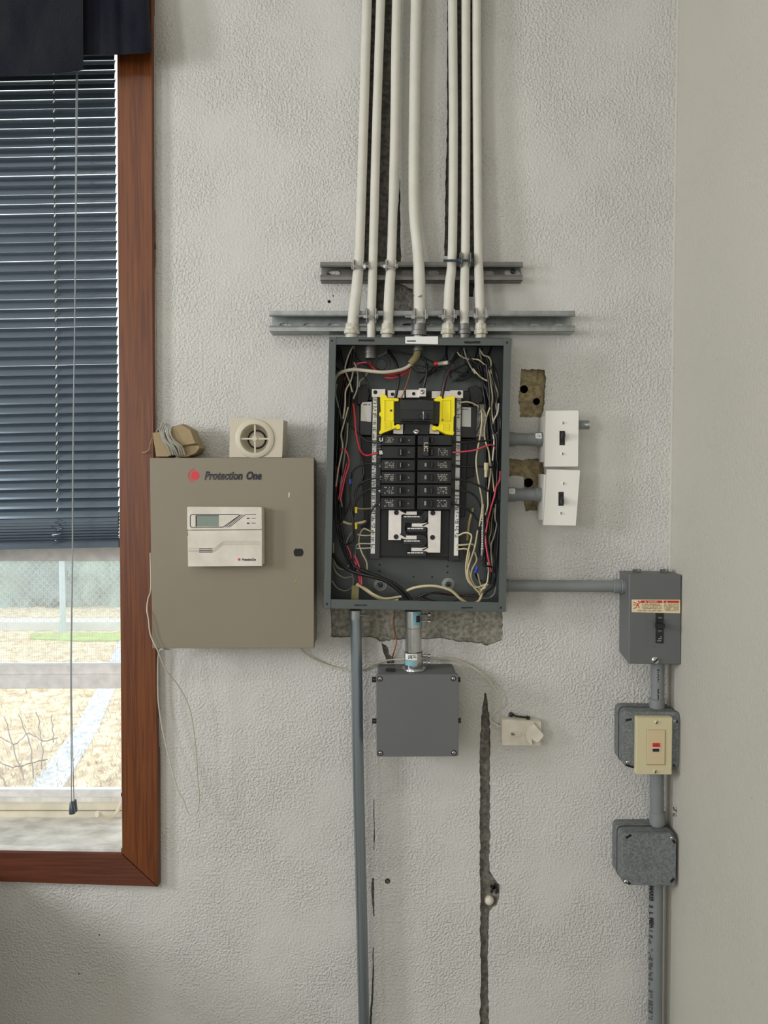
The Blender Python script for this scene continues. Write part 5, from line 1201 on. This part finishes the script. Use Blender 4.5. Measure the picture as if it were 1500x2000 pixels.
for k in range(7):
    t = k/6; xt, yt, xb, yb2 = 307+t*17, 836+t*(-9)+abs(t-0.5)*8, 334+t*27, 891-t*1.0
    pts = [P(xt-3, yt+8, 0.030), P(xt+2, yt-2, 0.050), P(xt+6, yt+2, T0+0.006), P(xt+12+rnd.uniform(-2, 2), (yt+yb2)/2-4, T0+0.011), P(xb-6+rnd.uniform(-2, 2), yb2-18, T0+0.011), P(xb, yb2-2, T0+0.005)]
    B().tube(catmull(pts, 6), 0.0017, 8).done('cable_turn', MT['w_grey' if k % 2 else 'paper'], o)
B().tube(catmull([P(x, y, d) for x, y, d in ((312, 842, .05), (316, 828, .052), (321, 823, .056), (325, 827, .06), (324, 836, .07))], 6), 0.0016, 8).done('cable_turn', MT['w_grey'], o)
B().tube(catmull([P(x, y, d) for x, y, d in ((298, 855, .04), (294, 866, .04), (291, 878, .035), (284, 883, .03), (278, 884, .026))], 6), 0.0011, 6).done('loose_end', MT['tan'], o)

o = B().tube(catmull([P(x, y, d) for x, y, d in ((293.5, 1080, .03), (294.5, 1148, .060), (289, 1170, .075), (287, 1190, .088), (290, 1210, .092), (294, 1240, .093), (308, 1271, .092), (325, 1310, .075), (347, 1338, .06), (370, 1383, .05), (381, 1450, .045), (386, 1520, .04), (389, 1556, .04), (386, 1583, .04), (378, 1593, .04), (367, 1587, .04), (358, 1562, .038), (347, 1542, .036), (333, 1492, .032), (319, 1433, .028), (311, 1386, .026), (308, 1346, .026), (308.5, 1290, .03), (312, 1270, .036), (320, 1268, .04), (330, 1268.5, .02))], 8), 0.0014, 8).done('alarm_wire', MT['w_white'])
tag(o, 'thin white wire looping down the wall below the beige cabinet', 'wire')
o = B().tube(catmull([P(x, y, d) for x, y, d in ((583, 1262, .02), (598, 1278, .012), (625, 1293, .006), (660, 1305, .005), (700, 1309, .005), (733, 1296, .006), (760, 1289, .006), (790, 1287, .010), (830, 1283, .010), (850, 1287, .006), (884, 1287.5, .006), (912, 1297, .010), (942, 1317, .016), (965, 1342, .018), (976, 1364, .018), (974, 1381, .016), (962, 1394, .012), (957, 1403, .010), (961, 1411, .012), (975, 1418, .014), (984, 1420, .012))], 8), 0.0019, 8).done('phone_cable', MT['w_white'])
tag(o, 'thin white cable running from the beige cabinet behind the nipple to the phone jack', 'cable')

o = thing('phone_jack', 'worn white phone jack with a round plug cover beside the wall groove', 'phone jack', P(1018, 1460, 0.01))
B().pp(quad4((980, 1404), (1058, 1409), (1058, 1458), (979, 1457), 4), 0.022, 0.0005, 0.003).done('jack_body', MT['jack'], o)
B().pp([(1002, 1430), (1018, 1430), (1018, 1438), (1002, 1438)], 0.0235, 0.021, 0.0005).done('jack_tab', MT['jack'], o)
cap = [(1044+17.5*math.cos(math.radians(a)), 1437+20*math.sin(math.radians(a))) for a in range(118, 262, 12)]+[(1043, 1412.5), (1060, 1432), (1063, 1436), (1059, 1443), (1052, 1451), (1046, 1450), (1040, 1446), (1040, 1452), (1042, 1458)]
B().pp(cap, 0.032, 0.021, 0.0025).done('plug_cover', MT['jack'], o)
screw(1002, 1433, 4.2, 0.022, MT['zinc'], o, 'jack_screw')
b = B(); b.tube(catmull([P(x, y, 0.012) for x, y in ((994, 1398), (1000, 1394), (1006, 1398), (1018, 1400), (1030, 1401))], 4), 0.0022, 6); b.lathe(P(1030, 1400, 0.006), (0, -1, 0), [(0, 0.003), (0.008, 0.003), (0.009, 0.0045), (0.0105, 0.0035)], 10); b.lathe(P(998, 1395, 0.001), (0, -1, 0), [(0, 0.005), (0.004, 0.0048)], 10)
b.done('jack_staple', MT['blackpl'], o)

# ------------------------------------------------------------------ toggle switches and their PVC nipples
def switch(label, plate, toggle, up, screws, d, body, group=None):
    o = thing('light_switch', label, 'switch', P(sum(p[0] for p in plate)/4, max(p[1] for p in plate), d))
    B().pp(body, d-0.004, 0.002, 0.003).done('switch_box', MT['switch'], o)
    B().pp(quad4(*plate, 2.5), d, d-0.0055, 0.0022).done('cover_plate', MT['switch'], o)
    x0, y0, x1, y1 = toggle
    B().rect(x0-0.7, y0-0.5, x1-3, y1+0.5, d+0.0006, d-0.001, 0.0003).done('toggle_bezel', MT['blackpl'], o)
    c0 = P((x0+x1)/2-2, (y0+y1)/2, d); tip = P((x0+x1)/2+1.5, y0+6 if up else y1-6, d+0.013)
    hw = M((x1-x0)/2-3.2, d); b = B()
    rings = []
    for t in (0, 1):
        c = c0.lerp(tip, t); k = 1.0 if t == 0 else 0.86; hz = M((y1-y0)/2-5, d)*(1.0 if t == 0 else 0.5)
        rings.append(b.ring([c+Vector(v) for v in ((-hw*k, 0, -hz), (hw*k, 0, -hz), (hw*k, 0, hz), (-hw*k, 0, hz))]))
    b.bridge(*rings); b.cap(rings[1]); b.cap(rings[0][::-1]); b.bevel(0.0008, 2); b.done('toggle', MT['blackpl'], o)
    for (sx, sy) in screws: screw(sx, sy, 3.2, d, MT['switch'], o, 'plate_screw', ang=1.5)
    return o
SWD = 0.056
sw = switch('upper white toggle switch, flipped up, right of the open panel', ((1065, 801.5), (1131, 800.8), (1130, 912), (1063, 912)), (1093.5, 842, 1106.5, 869), True, ((1099, 826), (1098, 886)), SWD, [(1063, 812), (1125, 812), (1124, 902), (1062, 902)])
b = B(); pr = [(0, 0.0088)]
for k in range(8): pr += [(0.004+k*0.0026, 0.0096), (0.0053+k*0.0026, 0.0088)]
b.lathe(P(1125, 830, 0.030), (1, 0, 0), pr+[(0.0262, 0.0094), (0.027, 0.006)], 16); b.done('threaded_stub', MT['galv'], sw)
switch('lower white toggle switch, flipped down and slightly tilted', ((1067.5, 916), (1134, 918), (1125.5, 1027.5), (1060, 1026.5)), (1091.5, 961, 1104, 987.5), False, ((1100, 944), (1095, 1002)), SWD, [(1061, 926), (1124, 928), (1120, 1016), (1058, 1016)])
for lab, y, cx, sx, xx in (('short grey PVC pipe from the panel to the upper switch', 858, 1046, 1046, 0), ('short grey PVC pipe from the panel to the lower switch', 966, 1044, 994, 0)):
    o = thing('pvc_nipple', lab, 'conduit', P(1025, y+12, 0.03))
    R = M(12.2, 0.033)
    B().tube([P(984, y, 0.033), P(1064, y+0.5, 0.033)], R, 20).done('pipe', MT['pvc'], o, 60)
    B().lathe(P(cx, y, 0.033), (1, 0, 0), [(0, R*1.03), (0.001, R*1.14), (0.020, R*1.14)], 20).done('collar', MT['pvc'], o)
    B().lathe(P(987, y, 0.033), (1, 0, 0), [(0, R*1.14), (0.020, R*1.14), (0.021, R*1.02)], 20).done('collar', MT['pvc'], o)
    b = B(); d_ = 0.033+R*1.15+0.0005; b.pp(quad4((sx, y-12), (sx+12, y-12), (sx+12, y-1), (sx, y-2), 2), d_-0.0008, d_-0.006); st = b.done('sticker', MT['white'], o)
    b = B(); marks(b, sx+2.5, y-9.5, sx+9.5, y-4, d_-0.0008, 3, 0.0003, 0.6, 2.2); b.done('sticker_print', MT['ink'], st)

# ------------------------------------------------------------------ right-hand run: PVC conduit, enclosed breaker, outlet box, blank box
HD = 0.032; R = M(11.6, HD)
o = thing('pvc_conduit', 'horizontal grey PVC conduit between the open panel and the enclosed breaker', 'conduit', P(1100, 1156, HD))
B().tube([P(975, 1144, HD), P(1210, 1145, HD)], R, 20).done('pipe', MT['pvc'], o, 60)
B().lathe(P(1197, 1145, HD), (1, 0, 0), [(0, R*1.02), (0.001, R*1.18), (0.013, R*1.2), (0.014, R*1.1), (0.016, R*1.22), (0.024, R*1.22), (0.025, R)], 20).done('coupling', MT['pvc'], o)
B().lathe(P(984, 1144, HD), (1, 0, 0), [(0, R*1.15), (0.010, R*1.15), (0.012, R)], 20).done('coupling', MT['pvc'], o)

ED = 0.066
o = thing('enclosed_breaker', 'grey steel breaker enclosure with a red and cream warning label in the corner', 'breaker box', P(1280, 1298, 0.03))
def enclosure_body():
    b = B()
    fr = [P(x, y, ED) for x, y in ((1229, 1121.5), (1331, 1123), (1330, 1298), (1228, 1296.5))]
    bk = [Vector((p.x, -0.002, p.z)) for p in fr]; bk[2].z += 0.012; bk[3].z += 0.012
    mid = [Vector((p.x, -ED+0.002, p.z)) for p in fr]
    ins = [Vector((p.x+(0.0018 if i in (0, 3) else -0.0018), p.y, p.z+(0.0018 if i > 1 else -0.0018))) for i, p in enumerate(fr)]
    r0, r1, r2 = b.ring(ins), b.ring(mid), b.ring(bk); b.bridge(r0, r1); b.bridge(r1, r2); b.cap(r0); b.cap(r2[::-1]); return b
enclosure_body().done('enclosure', MT['box'], o)
lb = B().pp([(1234, 1171), (1328.5, 1171.5), (1328.5, 1198), (1234, 1195.5)], ED+0.0006, ED-0.001).done('warning_label', MT['label'], o)
LDp = ED+0.0006
b = B(); b.rect(1252, 1172.8, 1293.5, 1177.6, LDp+0.0003, LDp-0.0003); b.rect(1296, 1173, 1326.5, 1177.4, LDp+0.0003, LDp-0.0003)
for q in ((1237, 1176, 1246, 1180), (1246, 1180, 1252, 1175), (1246, 1180, 1243, 1186), (1243, 1186, 1237, 1189), (1246, 1181, 1249, 1188), (1236, 1181, 1244, 1182)): bar(b, *q, 1.4, LDp, 0.0003)
b.pp(circ(1247.5, 1174.8, 1.7, 10), LDp+0.0003, LDp-0.0003); b.done('label_red', MT['labelred'], lb)
lettering('DANGER', 1265.5, 1173.9, 1284, 1176.7, LDp+0.0004, MT['label'], lb, 'label_lettering', bold=0.02)
b = B(); b.pp([(1258.6, 1176.8), (1260.5, 1173.6), (1262.4, 1176.8)], LDp+0.0005, LDp); b.pp([(1300.6, 1176.6), (1302.3, 1173.8), (1304, 1176.6)], LDp+0.0005, LDp); b.done('label_triangle', MT['label'], lb)
b = B(); marks(b, 1254, 1179, 1292, 1190, LDp, 4, 0.0003, 0.85, 2.0); marks(b, 1297, 1179, 1326, 1194, LDp, 6, 0.0003, 0.85, 2.0); marks(b, 1245, 1191, 1292, 1194.8, LDp, 2, 0.0003, 0.85, 2.0); b.done('label_print', MT['tan'], lb)
slt = B().pp([(1281, 1198), (1296.5, 1198), (1296, 1256.5), (1281, 1256.5)], ED+0.0016, ED-0.001, 0.0006).done('breaker_window', MT['blackpl'], o)
B().rect(1283, 1210, 1296, 1230, ED+0.007, ED, 0.001).done('breaker_face', MT['blackpl'], o)
B().pp([(1284, 1218), (1300, 1220), (1300, 1227), (1284, 1229)], ED+0.019, ED+0.006, 0.0016).done('handle', MT['blackpl'], o)
lettering('ON', 1285.5, 1205, 1293, 1208.6, ED+0.0020, MT['paper'], o, 'lettering', bold=0.01)
lettering('OFF', 1284.6, 1230.8, 1292.5, 1234.6, ED+0.0020, MT['paper'], o, 'lettering', bold=0.01)
b = B(); marks(b, 1284, 1242, 1294, 1254, ED+0.0016, 3, 0.0003, 0.7, 2.6); b.done('window_print', MT['paper'], slt)
b = B()
for q in ((1262.5, 1200, 1262.5, 1256), (1262.5, 1256, 1280, 1256.5), (1275, 1200, 1275, 1256)): bar(b, *q, 0.7, ED, 0.0002)
b.done('cover_seam', MT['box'], o)
b = B(); b.pp([(1274, 1262), (1281, 1262), (1281, 1264), (1274, 1264)], ED+0.001, ED-0.001, 0.0003); b.done('cover_tab', MT['galvd'], o)
screw(1279.5, 1289.5, 7.8, ED, MT['zinc'], o, 'cover_screw', ang=-0.7)
for x in (1243, 1297):
    c = P(x, 1117, 0.03); b = B(); b.box(c+Vector((0, 0, 0.001)), (0.006, 0.009, 0.0045)); b.bevel(0.0015, 2); b.lathe(c+Vector((0.003, -0.006, 0.003)), (0, 0, 1), [(0, 0.004), (0.004, 0.0035)], 8); b.done('mounting_lug', MT['galvd'], o)

VD = 0.030
def vpipe(label, pts, w, coup, d=VD, txt=None):
    o = thing('pvc_conduit', label, 'conduit', P(*pts[-1], d)); R_ = M(w/2, d)
    B().tube(catmull([P(x, y, d) for x, y in pts], 4), R_, 20).done('pipe', MT['pvc'], o, 60)
    for (x, y, up) in coup:
        B().lathe(P(x, y, d), (0, 0, up), [(0, R_*1.02), (0.001, R_*1.15), (0.022, R_*1.18), (0.026, R_*1.18)], 20).done('coupling', MT['pvc'], o)
    if txt:
        for (body, x0, y0, x1, y1) in txt:
            dd = d+R_; lettering(body, x0, y0, x1, y1, dd, MT['black'], o, 'printed_lettering', bold=0.045, rot=1, wrap=(R_, P((pts[0][0]+pts[-1][0])/2, (y0+y1)/2, dd).x))
    return o
vpipe('short grey PVC conduit between enclosed breaker and ivory outlet box', [(1284.5, 1285), (1284, 1385)], 25.5, [(1283, 1364, -1)], txt=[('STANT', 1284, 1307, 1292, 1335), ('OIM', 1284, 1345, 1292, 1366)])
vpipe('short grey PVC conduit between ivory outlet box and blank box', [(1282.5, 1495), (1283, 1612)], 26, [(1284, 1584, -1)])
pv = vpipe('lowest grey PVC conduit dropping from the blank box to the floor', [(1281, 1715), (1279.5, 2000), (1278, 2312)], 27, [], txt=[('MAR25', 1269.5, 1732, 1276, 1761), ('2', 1269.5, 1769, 1275, 1775), ('L', 1269.5, 1783, 1275, 1788), ('MEA', 1269.5, 1794, 1276, 1815)])
b = B(); y = 1820; rnd = random.Random(4); Rp = M(13.5, VD)
while y < 1996:
    h = rnd.uniform(2, 6)
    if rnd.random() < 0.85:
        for xx in (1269.6, 1271.6, 1273.6):
            if rnd.random() < 0.6:
                p = P(xx, y, VD+Rp); cx_ = P(1280, y, VD+Rp).x; dx = max(-Rp*0.98, min(Rp*0.98, p.x-cx_)); yy = -(VD+math.sqrt(Rp*Rp-dx*dx)+0.0002)
                b.box((p.x, yy, p.z), (0.0007, 0.0003, M(h/2, VD)))
    y += h+2
b.done('printed_lettering', MT['ink'], pv)

def castbox(label, name, back, mid_gap, front, fd, db, cat):
    o = thing(name, label, cat, P(sum(p[0] for p in front)/4, max(p[1] for p in front), 0.03))
    p = quad4(*front, 12); half = fd*0.5
    q = [P(x, y, fd) for x, y in p]
    B().prism([Vector((v.x, -half+0.001, v.z)) for v in q], -0.001, 0.0015).done('box_base', MT['castsm'], o)
    B().prism([Vector((v.x, -half-0.0008, v.z)) for v in [w+(w-sum(q, Vector())/len(q))*0.012 for w in q]], -half+0.0014).done('box_joint', MT['ink'], o)
    B().prism([Vector((v.x, -fd+0.004, v.z)) for v in q], -half-0.001, 0.0015).done('extension_ring', MT['castsm'], o)
    return o, q
bx, q = castbox('grey cast outlet box carrying the ivory push-button plate', 'outlet_box', None, None, ((1218, 1389), (1327, 1391), (1326, 1498), (1217, 1497)), 0.062, 0, 'outlet box')
B().pp(quad4((1218, 1389), (1327, 1391), (1326, 1498), (1217, 1497), 10), 0.064, 0.059, 0.0012).done('raised_cover', MT['cast'], bx)
for (x0, y0, x1, y1) in ((1222, 1407, 1234, 1405), (1222, 1494, 1238, 1499), (1317, 1408, 1324, 1410), (1315, 1494, 1318, 1496)):
    b = B(); bar(b, x0, y0, x1, y1, 4.2, 0.064, 0.0006); b.done('cover_slot', MT['black'], bx)
screw(1226, 1489, 4, 0.064, MT['zinc'], bx, 'cover_screw'); screw(1317, 1409, 4, 0.064, MT['zinc'], bx, 'cover_screw')
b = B(); tp = P(1248, 1391, 0.045); b.lathe((tp.x, -0.045, q[0].z+0.0003) if False else P(1249, 1393, 0.064)+Vector((0, 0.02, 0.0005)), (0, 0, 1), [(0, 0.0075), (0.0012, 0.0072)], 14); b.done('box_knockout', MT['zinc'], bx)
b = B()
for yy in (1419, 1450):
    c = P(1217.5, yy, 0.04); b.lathe(c+Vector((-0.0012, 0, 0)), (-1, 0, 0), [(-0.002, 0.010), (0.0006, 0.010), (0.0006, 0.0085), (-0.002, 0.0085)], 18)
b.done('side_knockout', MT['castsm'], bx)
IP = 0.078
B().pp(quad4((1243.5, 1401), (1314, 1401), (1312.5, 1513.5), (1242.3, 1513), 2), IP, IP-0.013, 0.0024).done('ivory_plate', MT['ivory'], bx)
B().pp([(1263.3, 1425.5), (1300, 1425.5), (1299.3, 1494.5), (1262.8, 1494)], IP+0.0006, IP-0.001).done('device_gap', MT['tan'], bx)
B().pp([(1264.3, 1426.5), (1299.2, 1426.5), (1298.4, 1493.6), (1263.8, 1493)], IP+0.0022, IP-0.001, 0.0008).done('device_face', MT['ivory2'], bx)
B().rect(1275.2, 1452, 1289, 1459.4, IP+0.0042, IP+0.001, 0.0006).done('push_button', MT['red'], bx)['label'] = 'red push button'
B().rect(1275.4, 1462.5, 1287.4, 1468.2, IP+0.0042, IP+0.001, 0.0006).done('push_button', MT['ink'], bx)['label'] = 'black push button'
B().rect(1274.8, 1459.6, 1288, 1462.3, IP+0.0028, IP+0.001).done('button_gap', MT['switch'], bx)
screw(1281.7, 1410.5, 4, IP, MT['ivory'], bx, 'plate_screw', ang=-0.9); screw(1279.3, 1506.5, 4, IP, MT['ivory'], bx, 'plate_screw', ang=-1.3)

fr = ((1215.5, 1628.6), (1321, 1628), (1319, 1730), (1215, 1729))
bx2, q = castbox('grey cast box with a blank galvanised cover, lowest box in the right corner', 'blank_box', None, None, fr, 0.070, 0, 'junction box')
B().pp([(1222, 1628.5), (1309, 1628), (1321, 1640), (1320, 1718), (1318, 1730), (1229, 1729), (1216, 1722), (1215.5, 1636)], 0.0725, 0.0665, 0.0012).done('blank_cover', MT['cast'], bx2)
b = B(); c = P(1267, 1680, 0.0725); rad = M(11.7, 0.07); b.tube([c+Vector((rad*math.cos(2*math.pi*k/30), 0, rad*math.sin(2*math.pi*k/30))) for k in range(31)], 0.0007, 6); b.done('cover_knockout', MT['box'], bx2)
for (x0, y0, x1, y1) in ((1222.5, 1637, 1233, 1631), (1314, 1641, 1319, 1647), (1224, 1722, 1231, 1727), (1310, 1723, 1317, 1716)):
    b = B(); bar(b, x0, y0, x1, y1, 4.6, 0.0725, 0.0006); b.done('cover_slot', MT['black'], bx2)
screw(1222.5, 1722.5, 4.6, 0.0728, MT['zinc'], bx2, 'cover_screw'); screw(1312, 1637, 3.4, 0.0728, MT['zinc'], bx2, 'cover_screw')

# ------------------------------------------------------------------ nails left in the walls
c = Vector((XR, -0.055, P(1328, 1585, 0.055).z)); b = B(); b.tube([c+Vector((0.004, 0, -0.002)), c+Vector((-0.006, 0, 0.004)), c+Vector((-0.0075, 0, 0.009))], 0.0016, 8); b.tube([c+Vector((-0.006, 0, -0.004)), c+Vector((-0.007, 0, -0.010))], 0.0022, 8)
tag(b.done('wall_hook', MT['galvd']), 'small bent nail hook sticking out of the right-hand wall', 'nail')
b = B(); b.lathe(P(757, 1721, 0.0), (0, -1, 0), [(-0.011, 0.0018), (0.001, 0.0018), (0.0015, 0.003), (0.0022, 0.0022)], 10)
tag(b.done('wall_anchor', MT['concrete_dark']), 'old screw anchor in the wall right of the steel conduit', 'anchor')
b = B(); b.lathe(P(955, 1757, -0.012), (0.1, -1, 0.1), [(0, 0.0105), (0.004, 0.0108), (0.009, 0.0085), (0.012, 0.005), (0.013, 0.001)], 14)
tag(b.done('plaster_plug', MT['jack']), 'pale plug lodged in the hole of the wall groove', 'plug')
b = B(); b.tube(catmull([P(x, y, d) for x, y, d in ((960, 1742, -.012), (962, 1730, .002), (967, 1727, .004), (971, 1736, .002), (969, 1744, -.008))], 5), 0.0024, 8)
tag(b.done('cable_stub', MT['w_black']), 'black cable stub poking out of the hole in the wall groove', 'cable')
# assumed cabinet, unseen left of the view, added to shade the wall below
o = thing('assumed_cabinet', 'assumed low grey filing cabinet under the window, unseen left of the view, added to shade the wall', 'cabinet', (-1.15, -0.25, 0))
b = B(); b.box((-1.15, -0.25, 0.35), (0.28, 0.245, 0.35)); b.bevel(0.006, 2); b.done('assumed_cabinet_case', MT['panel'], o)
for z in (0.19, 0.52):
    b = B(); b.box((-1.15, -0.499, z), (0.26, 0.008, 0.15)); b.bevel(0.003, 2); dw = b.done('drawer', MT['panel'], o)
    B().tube([(-1.21, -0.507, z), (-1.21, -0.53, z), (-1.09, -0.53, z), (-1.09, -0.507, z)], 0.005, 8).done('handle', MT['zinc'], dw)
